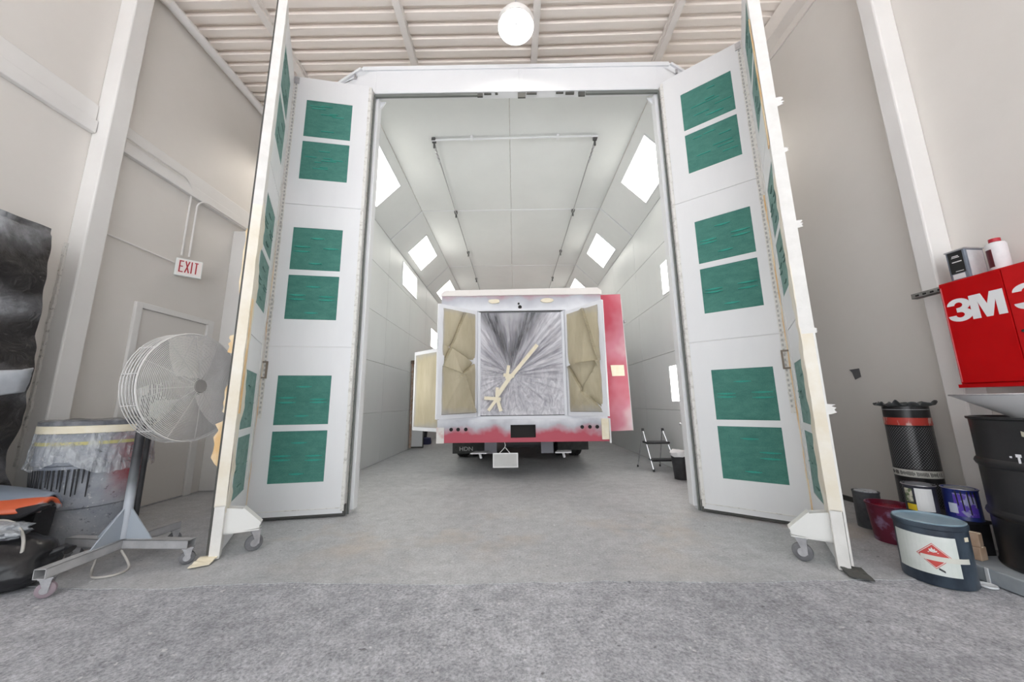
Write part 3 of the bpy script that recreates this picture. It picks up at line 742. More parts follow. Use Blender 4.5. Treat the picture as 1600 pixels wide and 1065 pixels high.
def rear_door(h, f, sgn, zt_h, zt_f, zb_h, zb_f):
    h = Vector((*h, 0)); f = Vector((*f, 0)); Ud = (f - h); L = Ud.length; Ud = Ud / L
    N = Vector((Ud.y, -Ud.x, 0)); N = N if N.y < 0 else -N
    fn = lambda u, v, d: h + Ud * (u * L) + N * d + Vector((0, 0, (zb_h + (zb_f - zb_h) * u) + v * ((zt_h + (zt_f - zt_h) * u) - (zb_h + (zb_f - zb_h) * u))))
    q = MB(); q.box(0, 1, 0, 1, -0.03, 0, 0, fn)
    dr = q.build('rear_door', prim_m, truck)
    q = MB(); w = 0.06
    q.box(0, 1, 0, 0.035, 0, 0.02, 0, fn); q.box(0, 1, 0.965, 1, 0, 0.02, 0, fn); q.box(0, 0.10, 0.035, 0.965, 0, 0.02, 0, fn); q.box(0.86, 1.0, 0.035, 0.965, 0, 0.02, 0, fn)
    q.build('door_rim', prim_m, dr, bevel=0.004)
    q = MB(); q.grid(60, 110, lambda u, v: fn(0.07 + 0.83 * u + 0.012 * noise.noise((v * 9, sgn, 2)) * (1 if u in (0.0, 1.0) else 0.3), 0.035 + 0.93 * v, 0.016 + (crumple(u, v, sgn * 3.7) + 0.02) * (1 if 0 < u < 1 and 0 < v < 1 else 0.2)))
    q.build('masking_paper', kraft_m, dr, recalc=False, solid=0.002)
    # sooty overspray rim round the paper
    return dr
rear_door((-0.68, -0.03), (-1.165, -0.46), -1, 2.43, 2.44, 0.865, 0.85)
rear_door((0.665, -0.03), (1.115, -0.48), 1, 2.41, 2.46, 0.865, 0.865)
# plastic sheet gathered at a knot of tape over the opening
def plastic():
    m, nt, bs = _new('clear_sheeting')
    v = coords(nt)
    t = nt.nodes.new('ShaderNodeTexCoord'); sx = nt.nodes.new('ShaderNodeSeparateXYZ'); nt.links.new(t.outputs['Object'], sx.inputs[0])
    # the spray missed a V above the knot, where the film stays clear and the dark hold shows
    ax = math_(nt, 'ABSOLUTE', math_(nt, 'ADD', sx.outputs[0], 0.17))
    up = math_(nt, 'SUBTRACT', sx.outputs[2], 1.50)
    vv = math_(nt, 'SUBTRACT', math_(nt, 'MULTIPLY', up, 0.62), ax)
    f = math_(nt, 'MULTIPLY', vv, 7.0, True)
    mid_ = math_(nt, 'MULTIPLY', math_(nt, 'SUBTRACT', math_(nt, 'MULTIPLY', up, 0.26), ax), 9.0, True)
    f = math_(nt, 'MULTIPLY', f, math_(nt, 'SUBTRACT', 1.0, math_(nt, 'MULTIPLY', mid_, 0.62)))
    ang = math_(nt, 'ARCTAN2', math_(nt, 'ADD', sx.outputs[0], 0.17), math_(nt, 'SUBTRACT', sx.outputs[2], 1.46))
    cmb = nt.nodes.new('ShaderNodeCombineXYZ'); nt.links.new(math_(nt, 'MULTIPLY', ang, 9.0), cmb.inputs[0]); nt.links.new(math_(nt, 'MULTIPLY', sx.outputs[2], 1.3), cmb.inputs[1]); nt.links.new(math_(nt, 'MULTIPLY', sx.outputs[0], 1.3), cmb.inputs[2])
    n1 = nz(nt, cmb.outputs[0], 2.2, 5, 0.65)  # pleat shading painted as tone streaks radiating from the knot
    n2 = nz(nt, coords(nt, (2.2, 1, 1.2)), 5.5, 6, 0.62, 1.6)          # blotchy tone paints the shading of crumples below the knot
    lowf = math_(nt, 'MULTIPLY', math_(nt, 'SUBTRACT', 1.62, sx.outputs[2]), 4.0, True)
    mm = nt.nodes.new('ShaderNodeMix'); nt.links.new(math_(nt, 'MULTIPLY', lowf, 0.85), mm.inputs[0]); nt.links.new(n1, mm.inputs[2]); nt.links.new(n2, mm.inputs[3]); n1 = mm.outputs[0]
    f = math_(nt, 'MULTIPLY', f, ramp(nt, n1, [(0.35, (0.25, 0.25, 0.25)), (0.6, (1, 1, 1))]))
    col = ramp(nt, n1, [(0.30, (0.30, 0.29, 0.33)), (0.5, (0.50, 0.49, 0.53)), (0.70, (0.74, 0.73, 0.76))])
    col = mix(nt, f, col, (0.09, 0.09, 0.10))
    nt.links.new(col, bs.inputs['Base Color']); bs.inputs['Roughness'].default_value = 0.22
    al = math_(nt, 'SUBTRACT', 0.97, math_(nt, 'MULTIPLY', f, 0.22)); nt.links.new(al, bs.inputs['Alpha'])
    return m
KX, KZ = -0.17, 1.46
def sheet(u, v):
    x = OL + 0.04 + u * (OR_ - OL - 0.08); z = OZ0 + 0.01 + v * (OZ1 - OZ0 - 0.02)
    dx, dz = x - KX, z - KZ
    r = math.hypot(dx, dz); a = math.atan2(dx, dz)
    edge = min(min(u, 1 - u) * 12, min(v, 1 - v) * 12, 1)
    amp = (0.016 if dz > 0 else 0.006) * math.exp(-((r - 0.45) / 0.45) ** 2)
    pl_ = amp * (math.sin(a * 34 + 2.2 * noise.noise((a * 3, r * 2, 0))) + 0.6 * math.sin(a * 57 + 3 * noise.noise((a * 5, r * 3, 7))))
    pl_ += 0.015 * noise.noise((x * 5, z * 5, 2)) + 0.008 * noise.noise((x * 16, z * 12, 4))
    y = 0.0 - 0.045 * math.exp(-(r / 0.22) ** 2) + (pl_ + 0.01) * edge
    return (x, y - 0.012, z)
q = MB(); q.grid(110, 120, sheet)
q.build('plastic_sheet', plastic(), truck, recalc=False, smooth=True)
def strip(a, c, w, y=-0.065):
    a = Vector((a[0], y, a[1])); c = Vector((c[0], y - 0.004, c[1]))
    q = MB(); q.bar(a, c, w, 0.004, up=(0, -1, 0)); q.build('tape_strip', tapec_m, truck)
for a, c, w in (((-0.18, 1.42), (0.225, 1.90), 0.055), ((-0.235, 1.40), (-0.20, 1.60), 0.045), ((-0.28, 1.46), (-0.12, 1.44), 0.05), ((-0.16, 1.46), (-0.37, 1.16), 0.06),
                ((-0.37, 1.28), (-0.38, 1.12), 0.045), ((-0.56, 1.13), (-0.32, 1.11), 0.05), ((-0.36, 1.14), (-0.50, 0.95), 0.045), ((-0.38, 1.14), (-0.32, 0.94), 0.05)):
    strip(a, c, w, -0.075)
# left side compartment door with its paper, swung out
q = MB()
h = Vector((-hw, 0.10, 0)); f = Vector((-1.785, 0.60, 0)); Ud = (f - h).normalized(); N = Vector((Ud.y, -Ud.x, 0)); N = N if N.y < 0 else -N; L = (f - h).length
fn = lambda u, v, d: h + Ud * u + N * d + Vector((0, 0, v))
q.box(0, L, 0.64, 1.91, -0.04, 0, 0, fn); sd = q.build('side_door', prim_m, truck, bevel=0.008)
q = MB(); q.grid(10, 30, lambda u, v: fn(0.03 + u * (L - 0.08), 0.70 + v * 1.15, 0.006 + 0.006 * noise.noise((u * 4, v * 9, 3)))); q.build('masking_paper', kraft_m, sd, recalc=False, solid=0.002)
# right side red door, swung out
h = Vector((hw + 0.005, 0.22, 0)); f = Vector((1.66, 0.30, 0)); Ud = (f - h).normalized(); N = Vector((Ud.y, -Ud.x, 0)); N = N if N.y < 0 else -N
fn2 = lambda u, v, d: h + Ud * u + N * d + Vector((0, 0, v))
q = MB(); q.prism([(0.0, 0.615), (0.455, 0.62), (0.40, 2.78), (0.0, 2.745)], fn2, -0.045, 0.0)
rd = q.build('side_door', overspray('red_door_paint', red=(0.42, 0.04, 0.075), grey=(0.54, 0.20, 0.26), white=(0.76, 0.72, 0.75), axis=0, a=0.8, b=2.6, nsc=1.3, namp=0.8), truck, bevel=0.005)
q = MB(); q.prism([(0.455, 0.62), (0.462, 0.62), (0.407, 2.70), (0.40, 2.70)], fn2, -0.05, 0.004); q.build('door_edge', white_m, rd)
q = MB(); q.prism([(0.17, 1.445), (0.38, 1.45), (0.375, 1.62), (0.15, 1.615)], fn2, 0.001, 0.006); q.build('tape_patch', tapec_m, rd)
q = MB(); q.prism([(0.42, 2.30), (0.45, 2.30), (0.45, 2.34), (0.42, 2.34)], fn2, -0.05, 0.03); q.build('door_hinge', steel_m, rd)
# running gear
tyre_m = mat('tyre_rubber', (0.018, 0.018, 0.018), 0.85, c2=(0.035, 0.035, 0.035), scale=20)
def wheel(x, y, R=0.46, w=0.25):
    M3 = Matrix.Rotation(PI / 2, 3, 'Y')
    q = MB(); q.lathe([(0.28, -w / 2), (0.40, -w / 2), (R - 0.02, -w / 2 + 0.02), (R, -w / 2 + 0.05), (R, -0.02), (R - 0.012, -0.015), (R - 0.012, 0.015), (R, 0.02), (R, w / 2 - 0.05), (R - 0.02, w / 2 - 0.02), (0.40, w / 2), (0.28, w / 2), (0.28, -w / 2)], 36, (x, y, R), M3, close=False)
    t = q.build('tyre', tyre_m, truck, smooth=True)
    q = MB(); q.lathe([(0, -0.05), (0.10, -0.07), (0.22, -0.04), (0.285, -w / 2 + 0.02), (0.285, w / 2 - 0.02), (0.22, 0.04), (0.10, 0.02), (0, 0.02)], 28, (x, y, R), M3); q.build('rim', steel_m, t, smooth=True)
for x in (-1.17, -0.885, 0.79, 1.075): wheel(x, 2.25)
for x in (-0.95, 0.95): wheel(x, 6.0)
q = MB(); q.tube([(-1.2, 2.25, 0.46), (1.1, 2.25, 0.46)], 0.07, 12); q.lathe([(0, -0.2), (0.15, -0.1), (0.17, 0), (0.15, 0.1), (0, 0.2)], 18, (0, 2.25, 0.46), Matrix.Rotation(PI / 2, 3, 'Y')); q.build('rear_axle', black_m, truck, smooth=True)
for x in (-0.45, 0.40): 
    q = MB().box(x - 0.04, x + 0.04, 0.1, 6.6, 0.56, 0.76); q.build('chassis_rail', black_m, truck)
q = MB(); q.box(-0.32, 0.50, 1.0, 2.0, 0.30, 0.55); q.build('spare_tank', mat('tank_dark', (0.05, 0.05, 0.055), 0.5), truck, bevel=0.05)
flap_m = mat('mud_flap', (0.025, 0.028, 0.026), 0.7, c2=(0.05, 0.05, 0.05), scale=9)
fl = MB().box(-1.27, -0.66, 1.46, 1.475, 0.155, 0.56).build('mud_flap', flap_m, truck)
text_obj('flap_lettering', 'HDN', 0.10, mat('flap_print', (0.42, 0.42, 0.42), 0.7), fl, lambda x, y, z: (-1.02 + x, 1.455 - z, 0.235 + y), 0.001, 1.15)
MB().box(0.66, 1.22, 1.46, 1.475, 0.20, 0.56).build('mud_flap', flap_m, truck)
for x0, x1 in ((-0.62, -0.42), (0.30, 0.50)):
    MB().box(x0, x1, 0.70, 0.72, 0.25, 0.56).build('hanger_plate', mat('hanger_grey', (0.33, 0.33, 0.37), 0.6), truck)
for x, s in ((-0.66, -1), (0.60, 1)):
    q = MB(); q.prism([(x - 0.13, 0.40), (x + 0.11, 0.40), (x + 0.15, 0.55), (x - 0.07, 0.55)], lambda u, v, d: (u, 0.2 + (v - 0.40) * 1.6, d), 0.315, 0.33)
    q.tube([(x, 0.30, 0.32), (x + 0.02, 0.32, 0.24)], 0.02, 8); q.build('step_pad', white_m, truck)
# cab (mostly hidden by the box)
q = MB(); q.prism([(4.4, 0.6), (6.9, 0.6), (7.0, 1.3), (6.4, 1.5), (6.0, 2.35), (4.5, 2.4)], lambda u, v, d: (d, u, v), -1.0, 1.0); q.build('cab', mat('cab_red', (0.40, 0.03, 0.05), 0.4), truck, bevel=0.04)
for s in (-1, 1):
    q = MB(); q.prism([(5.0, 1.55), (6.2, 1.55), (5.92, 2.2), (5.0, 2.25)], lambda u, v, d: (d, u, v), s * 1.0, s * 1.012); q.build('cab_window', black_m, truck)
# plate hung on a wire below the skirt
hp = thing('hanging_plate', 'small white framed plate hanging by a wire below the truck skirt', 'plate', (-0.137, 5.165, 0.16))
fnp = lambda x, y, z: (x, y, z)
q = MB(); q.box(-0.165, 0.165, -0.003, 0.003, 0.012, 0.185); q.build('plate', mat('plate_grey', (0.56, 0.56, 0.55), 0.5, c2=(0.50, 0.50, 0.49), scale=4), hp)
q = MB()
for a in ((-0.178, 0.178, 0, 0.014), (-0.178, 0.178, 0.184, 0.198), (-0.178, -0.164, 0.014, 0.184), (0.164, 0.178, 0.014, 0.184)): q.box(a[0], a[1], -0.007, 0.006, a[2], a[3])
q.build('plate_frame', mat('plate_frame_white', (0.82, 0.82, 0.82), 0.5), hp)
q = MB(); q.tube([(-0.09, 0, 0.19), (-0.01, 0, 0.27), (0.0, 0, 0.30), (-0.01, 0, 0.345)], 0.005, 6); q.tube([(0.07, 0, 0.19), (0.0, 0, 0.27)], 0.005, 6); q.build('hanging_wire', mat('wire_white', (0.7, 0.7, 0.7), 0.5), hp)

# small objects deeper in the booth
st = thing('floor_nozzle', 'small black upright nozzle with blue foot on floor behind the truck side door', 'nozzle', (-2.42, 9.75, 0))
MB().lathe([(0, 0), (0.16, 0), (0.17, 0.04), (0.15, 0.16), (0.06, 0.18), (0, 0.18)], 18).build('foot', mat('navy_plastic', (0.03, 0.035, 0.10), 0.5), st, smooth=True)
q = MB(); q.tube([(0, 0, 0.17), (0.01, 0, 0.30), (0.01, 0, 0.40)], [0.04, 0.045, 0.05], 12); q.lathe([(0, 0), (0.08, 0.02), (0.075, 0.08), (0, 0.1)], 14, (0.01, 0, 0.39)); q.build('handle', black_m, st, smooth=True)
q = MB(); q.tube([(-0.15, -0.1, 0.02), (-0.24, -0.5, 0.02), (-0.05, -0.9, 0.018)], 0.012, 8); q.build('air_hose', black_m, st, smooth=True)
# folding step stool
sl = thing('step_stool', 'folding two-step stool with chrome legs and black treads by right booth wall', 'stool', (2.20, 5.80, 0), 0.0)
chrome = mat('chrome_tube', (0.75, 0.75, 0.76), 0.2, 0.9)
for s, y in ((-1, -0.20), (1, 0.22)):
    x0 = -0.10 if s < 0 else 0.19
    MB().tube([(x0 - 0.01 if s < 0 else x0, y, 0.015), (-0.13 if s < 0 else 0.13, 0.0, 0.60)], 0.011, 8).build('front_leg', chrome, sl, smooth=True)
for a, c in (((-0.10, -0.22, 0.015), (-0.15, -0.02, 0.60)), ((-0.19, 0.22, 0.015), (-0.145, 0.0, 0.60)), ((0.18, 0.24, 0.015), (0.155, 0.0, 0.60)), ((0.29, -0.22, 0.015), (0.165, -0.02, 0.60))):
    pass
for ch in list(sl.children): bpy.data.objects.remove(ch)
for a, c in (((-0.10, -0.22, 0.015), (-0.15, -0.02, 0.60)), ((0.27, -0.22, 0.015), (0.165, -0.02, 0.60))):
    lg = MB().tube([a, c], 0.011, 8).build('front_leg', chrome, sl, smooth=True)
    MB().tube([(a[0], a[1], 0), (a[0], a[1] + 0.004, 0.035)], 0.016, 8).build('foot_cap', black_m, lg, smooth=True)
    MB().tube([(c[0], c[1], 0.585), (c[0] + 0.004, c[1] + 0.012, 0.625)], 0.020, 10).build('top_cap', black_m, lg, smooth=True)
for a, c in (((-0.19, 0.22, 0.015), (-0.145, 0.0, 0.59)), ((0.18, 0.24, 0.015), (0.16, 0.0, 0.59))):
    lg = MB().tube([a, c], 0.009, 8).build('rear_leg', steel_m, sl, smooth=True)
    MB().tube([(a[0], a[1], 0), (a[0], a[1] - 0.003, 0.035)], 0.014, 8).build('foot_cap', black_m, lg, smooth=True)
MB().box(-0.15, 0.21, -0.16, 0.05, 0.40, 0.43).build('tread', black_m, sl, bevel=0.008)
MB().box(-0.12, 0.25, -0.26, -0.10, 0.155, 0.185).build('tread', black_m, sl, bevel=0.008)
# black bin with white liner and the red upright beside it
bn = thing('waste_bin', 'black plastic bin with white liner on the booth floor by right door jamb', 'bin', (2.30, 5.08, 0))
MB().lathe([(0.0, 0.0), (0.105, 0.0), (0.13, 0.34), (0.135, 0.345), (0.125, 0.345), (0.10, 0.02), (0, 0.02)], 24).build('bin_body', black_m, bn, smooth=True)
q = MB()
q.lathe([(0.137 + 0.0, 0.31), (0.14, 0.35), (0.115, 0.375), (0.06, 0.37), (0.0, 0.365)], 24)
for v in q.v: v += Vector((0, 0, 0.03 * noise.noise(v * 14)))
q.build('liner', mat('liner_white', (0.75, 0.75, 0.77), 0.5), bn, smooth=True)
ru = thing('red_stand', 'red upright stand with black top half hidden by the right door jamb', 'stand', (2.405, 4.86, 0))
MB().box(-0.05, 0.05, -0.04, 0.04, 0.06, 0.72).build('red_post', mat('stand_red', (0.26, 0.012, 0.03), 0.4, c2=(0.55, 0.25, 0.28), scale=16, lo=0.58, hi=0.70), ru, bevel=0.006)
MB().box(-0.06, 0.06, -0.10, 0.06, 0.0, 0.06).build('base', mat('stand_base', (0.6, 0.6, 0.6), 0.6), ru, bevel=0.006)
MB().box(-0.045, 0.045, -0.04, 0.04, 0.72, 0.80).build('top_cap', black_m, ru, bevel=0.01)
q = MB().tube([(-0.05, 0, 0.735), (-0.16, 0.02, 0.745)], 0.006, 6); q.lathe([(0, -0.02), (0.014, -0.01), (0.014, 0.01), (0, 0.02)], 8, (-0.165, 0.02, 0.745)); q.build('side_arm', steel_m, ru, smooth=True)

# ------------------------------------------------------------------ high-bay lamp
lp = thing('high_bay_lamp', 'round white high-bay ceiling lamp above the booth front, switched on', 'lamp', (0.071, 3.14, 5.10))
lp.scale = (0.92, 0.92, 0.92)
q = MB(); q.lathe([(0.0, 0.16), (0.07, 0.16), (0.09, 0.10), (0.19, 0.06), (0.212, 0.02), (0.216, -0.05), (0.208, -0.05), (0.200, 0.0), (0.165, 0.015)], 40, close=False); q.build('lamp_housing', mat('lamp_white', (0.78, 0.76, 0.74), 0.4), lp, smooth=True)
MB().lathe([(0.0, 0.003), (0.155, 0.008), (0.165, 0.016), (0.0, 0.018)], 40).build('lamp_lens', emat('lamp_lens', (1.0, 0.93, 0.84), LAMP_LIGHT), lp, smooth=True)
MB().lathe([(0.0, -0.004), (0.012, -0.002), (0.012, 0.006), (0, 0.006)], 12).build('lamp_sensor', mat('sensor_grey', (0.5, 0.5, 0.5), 0.5), lp)
q = MB().tube([(0, 0, 0.16), (0, 0, 0.82)], 0.008, 8); q.build('hanging_hook', steel_m, lp, smooth=True)
for lx, ly, lab in ((-3.32, 5.3, 'added unseen high-bay lamp over the aisle left of the booth, nearer one'), (3.02, 5.0, 'added unseen high-bay lamp over the aisle right of the booth, nearer one'), (-3.32, 7.6, 'added unseen high-bay lamp over the aisle left of the booth, farther one'), (3.02, 7.6, 'added unseen high-bay lamp over the aisle right of the booth, farther one')):
    l2 = copy_tree(lp); l2.location = (lx, ly, 5.10); l2['label'] = lab; l2['group'] = 'high-bay lamps'  # unseen lamps added behind the doors to brighten the side walls
    for ch in l2.children:
        if ch.name.startswith('lamp_lens'):
            ch.data = ch.data.copy(); ch.data.materials[0] = emat('lamp_lens_added', (1.0, 0.93, 0.84), LAMP_LIGHT * 1.6)
lp['group'] = 'high-bay lamps'
# ------------------------------------------------------------------ left wall fittings
pp = thing('ceiling_pipe', 'thick white pipe running along the ceiling edge above left wall', 'pipe', (-3.93, YF, 5.66))
q = MB().tube([(0, 0.0, 0), (0, YB - YF, 0)], 0.055, 16); q.build('pipe_run', pipe_m, pp, smooth=True)
for y in (2.6, 5.2, 7.8, 10.4):
    q = MB().tube([(0, y, 0), (0, y + 0.05, 0)], 0.064, 16); q.box(-0.10, 0.0, y, y + 0.03, -0.01, 0.01); q.build('pipe_clamp', joist_m, pp)
cd = thing('conduit', 'pair of thin white conduits bending down from the wall ledge to the exit sign', 'conduit', (XL, 3.1, 2.8))
for dy, z0 in ((0.86, 0.0), (0.955, 0.0)):
    pts = [(0.03, 0.0 if dy < 0.9 else 0.95, 0.98 + (0.0 if dy < 0.9 else -0.04))]
    if dy < 0.9:
        pts = [(0.075, 0.0, 1.0), (0.075, dy - 0.16, 1.0)] + [(0.075 - 0.045 * k / 6, dy - 0.16 + 0.16 * math.sin(k * PI / 12), 0.84 + 0.16 * math.cos(k * PI / 12)) for k in range(1, 7)] + [(0.03, dy, 0.06)]
    else:
        pts = [(0.075, dy + 1.6, 0.86), (0.075, dy + 0.10, 0.86)] + [(0.075 - 0.045 * k / 6, dy + 0.10 - 0.10 * math.sin(k * PI / 12), 0.76 + 0.10 * math.cos(k * PI / 12)) for k in range(1, 7)] + [(0.03, dy, 0.08)]
    MB().tube(pts, 0.011, 10).build('conduit_run', pipe_m, cd, smooth=True)
MB().tube([(0.022, 0.0, -0.05), (0.022, 0.79, -0.06)], 0.010, 8).build('conduit_run', pipe_m, cd, smooth=True)
c2 = thing('chase_conduit', 'thin pipe loop standing on top of the boxed wall chase', 'conduit', (-3.86, 4.78, 3.55))
MB().tube([(0, 0, 0), (0, 0, 0.20), (0, 0.02, 0.23), (0, 0.20, 0.23), (0, 0.22, 0.20), (0, 0.22, 0)], 0.011, 8).build('conduit_run', pipe_m, c2, smooth=True)

# exit sign turned out from the wall towards the bay
A2 = Vector((-4.005, 3.905, 0)); B2 = Vector((-3.83, 4.075, 0))
es = thing('exit_sign', 'white exit sign with red letters on left wall above the door', 'sign', (A2.x, A2.y, 2.60))
Ud = (B2 - A2); SW = Ud.length; Ud = Ud / SW; Nn = Vector((Ud.y, -Ud.x, 0))
fe = lambda u, d, v: Ud * u + Nn * d + Vector((0, 0, v))
q = MB(); q.box(0, SW, -0.055, 0, 0, 0.215, 0, fe); q.build('sign_body', mat('sign_white', (0.78, 0.80, 0.78), 0.4), es, bevel=0.008)
q = MB(); q.box(0.022, SW - 0.010, 0.0, 0.004, 0.018, 0.20, 0, fe); q.build('sign_face', mat('sign_face', (0.83, 0.76, 0.73), 0.4), es)
q = MB(); q.box(-0.015, 0.05, -0.10, -0.05, 0.03, 0.19, 0, fe); q.build('wall_mount', mat('sign_white', (0.78, 0.80, 0.78), 0.4), es)
redl = mat('sign_red', (0.42, 0.02, 0.03), 0.5)
LH0, LH1, tkk = 0.042, 0.185, 0.012
def letter(strokes):
    q = MB()
    for (a, c) in strokes:
        q.bar(fe(a[0], 0.006, a[1]), fe(c[0], 0.006, c[1]), tkk, 0.004, up=Nn)
    q.build('letter', redl, es)
lw = 0.034; x0 = 0.040; gp = 0.050
letter([((x0, LH0), (x0, LH1)), ((x0, LH0 + .006), (x0 + lw, LH0 + .006)), ((x0, LH1 - .006), (x0 + lw, LH1 - .006)), ((x0, .115), (x0 + lw * .85, .115))])
x0 += gp; letter([((x0, LH0), (x0 + lw, LH1)), ((x0, LH1), (x0 + lw, LH0))])
x0 += gp + 0.006; letter([((x0, LH0), (x0, LH1))])
x0 += 0.024; letter([((x0 + lw / 2, LH0), (x0 + lw / 2, LH1)), ((x0, LH1 - .006), (x0 + lw, LH1 - .006))])

# ------------------------------------------------------------------ pedestal fan
fan = thing('pedestal_fan', 'large grey caged pedestal fan on wheeled cross base', 'fan', (-2.725, 2.61, 0))
fsteel = mat('fan_tube_steel', (0.30, 0.31, 0.33), 0.5, 0.3, c2=(0.45, 0.46, 0.48), scale=7)
cage_m = mat('cage_grey', (0.64, 0.63, 0.62), 0.45, 0.0, c2=(0.56, 0.55, 0.54), scale=9)
ends = [(0.04, -0.46, 0), (0.50, -0.02, 0), (0.03, 0.37, 0), (-0.42, 0.05, 0)]
for k, e in enumerate(ends):
    e = Vector(e); d = e.normalized(); z0 = 0.135
    q = MB(); a = d * 0.0 + Vector((0, 0, z0)); c = e + Vector((0, 0, z0)); w, h, t = 0.065, 0.055, 0.004
    x = d.cross(Vector((0, 0, 1)))
    for s in (-1, 1): q.bar(a + x * s * (w / 2 - t / 2), c + x * s * (w / 2 - t / 2), t, h)
    for s in (-1, 1): q.bar(a + Vector((0, 0, s * (h / 2 - t / 2))), c + Vector((0, 0, s * (h / 2 - t / 2))), w, t)
    lg = q.build('base_leg', mat('fan_leg_steel', (0.38, 0.38, 0.39), 0.5, 0.2, c2=(0.52, 0.52, 0.53), scale=8), fan)
    cpos = e * 0.93 + Vector((0, 0, 0))
    wd = (Vector((0.72, 0.69, 0)) + d * 0.25).normalized(); ax = Vector((-wd.y, wd.x, 0)); M3 = Matrix((wd, Vector((0, 0, 1)), ax)).transposed()
    wc = cpos + Vector((0, 0, 0.042)) + wd * 0.012
    cw = MB().lathe([(0.012, -0.015), (0.034, -0.015), (0.042, -0.009), (0.042, 0.009), (0.034, 0.015), (0.012, 0.015)], 24, wc, M3).build('caster_wheel', mat('caster_mauve', (0.30, 0.24, 0.27), 0.6) if k == 0 else greywheel_m, fan, smooth=True)
    MB().lathe([(0, -0.018), (0.02, -0.018), (0.02, 0.018), (0, 0.018)], 16, wc, M3).build('hub', steel_m, cw)
    q = MB()
    for s in (-1, 1): q.prism([(-0.026, 0.062), (0.026, 0.062), (0.016, -0.008), (0.0, -0.01)], lambda u, v, dd: wc + wd * u + Vector((0, 0, v)) + ax * dd, s * 0.020, s * 0.023)
    q.box(-0.03, 0.03, -0.025, 0.025, 0.058, 0.066, 0, lambda X, Y, Z: wc + wd * X + ax * Y + Vector((0, 0, Z)))
    q.build('caster_fork', steel_m, fan)
MB().tube([(0, 0, 0.12), (0, 0, 1.14)], 0.026, 18).build('pole', overspray('pole_sprayed', red=(0.04, 0.04, 0.045), grey=(0.14, 0.15, 0.16), white=(0.48, 0.51, 0.56), axis=2, a=0.75, b=0.38, nsc=5.0, namp=0.25), fan, smooth=True)
MB().tube([(-0.03, 0.09, 0.12), (-0.03, 0.09, 0.96)], 0.016, 12).build('counter_rod', black_m, fan, smooth=True)
for d in (Vector((0.04, -0.46, 0)).normalized(), Vector((0.5, -0.02, 0)).normalized(), Vector((-0.42, 0.05, 0)).normalized()):
    q = MB(); x = d.cross(Vector((0, 0, 1)))
    q.prism([(0.02, 0.16), (0.21, 0.16), (0.03, 0.36)], lambda u, v, dd: d * u + Vector((0, 0, v)) + x * dd, -0.004, 0.004)
    q.build('base_gusset', mat('gusset_blue', (0.38, 0.42, 0.47), 0.5), fan)
# head: axis points across the bay, tipped slightly up
ax = Vector((0.985, -0.06, 0.05)).normalized(); uu = Vector((0, 0, 1)).cross(ax).normalized(); ww = ax.cross(uu)
HC = Vector((0.375, -0.03, 1.20)); FR = 0.385
fh = lambda r, a, d: HC + uu * (r * math.cos(a)) + ww * (r * math.sin(a)) + ax * d
dome = lambda r: 0.045 * (1 - (r / FR) ** 2)
q = MB(); NR = 38
for k in range(1, NR + 1):
    r = 0.035 + (FR - 0.035) * k / NR
    q.tube([fh(r, 2 * PI * j / 48, dome(r)) for j in range(48)], 0.0029, 4, closed=True)
for j in range(12):
    a = 2 * PI * j / 12 + 0.1
    q.tube([fh(0.03 + (FR - 0.03) * i / 8, a, dome(0.03 + (FR - 0.03) * i / 8) - 0.004) for i in range(9)], 0.003, 4)
q.build('front_grille', cage_m, fan, smooth=True)
q = MB()
for k in range(0, 6): q.tube([fh(FR + 0.003, 2 * PI * j / 48, -0.022 * k) for j in range(48)], 0.003 if k else 0.006, 5, closed=True)
for k in range(1, 16):
    r = FR - (FR - 0.10) * k / 15
    q.tube([fh(r, 2 * PI * j / 44, -0.115 - 0.05 * (1 - (r / FR) ** 2)) for j in range(44)], 0.0024, 4, closed=True)
for j in range(12):
    a = 2 * PI * j / 12 + 0.35
    q.tube([fh(FR + 0.004, a, 0.0), fh(FR + 0.004, a, -0.115), fh(0.3, a, -0.14), fh(0.08, a, -0.165)], 0.003, 4)
q.build('rear_grille', cage_m, fan, smooth=True)
q = MB(); q.lathe([(0.0, 0.0), (0.045, 0.004), (0.05, -0.006), (0, -0.008)], 20, fh(0, 0, 0.045), Matrix((uu, ww, ax)).transposed()); q.build('grille_badge', mat('badge_grey', (0.25, 0.24, 0.23), 0.5), fan)
blade_m = mat('blade_grey', (0.36, 0.36, 0.36), 0.4, 0.3, c2=(0.26, 0.25, 0.24), scale=5)
for j in range(3):
    a0 = 2 * PI * j / 3 + 0.5
    q = MB(); q.grid(8, 8, lambda u, v: fh(0.06 + 0.32 * v, a0 + (u - 0.5) * (0.55 + 0.75 * v), -0.05 + (u - 0.5) * 0.075))
    q.build('blade', blade_m, fan, recalc=False, smooth=True, solid=0.003)
q = MB(); q.lathe([(0, 0.02), (0.06, 0.015), (0.065, -0.02), (0.06, -0.09), (0.085, -0.10), (0.085, -0.26), (0.06, -0.28), (0, -0.28)], 24, fh(0, 0, 0), Matrix((uu, ww, ax)).transposed()); q.build('motor', mat('motor_dark', (0.05, 0.05, 0.055), 0.5), fan, smooth=True)
q = MB(); q.bar((0, 0, 1.10), fh(0, 0, -0.24), 0.06, 0.05); q.build('head_bracket', black_m, fan)

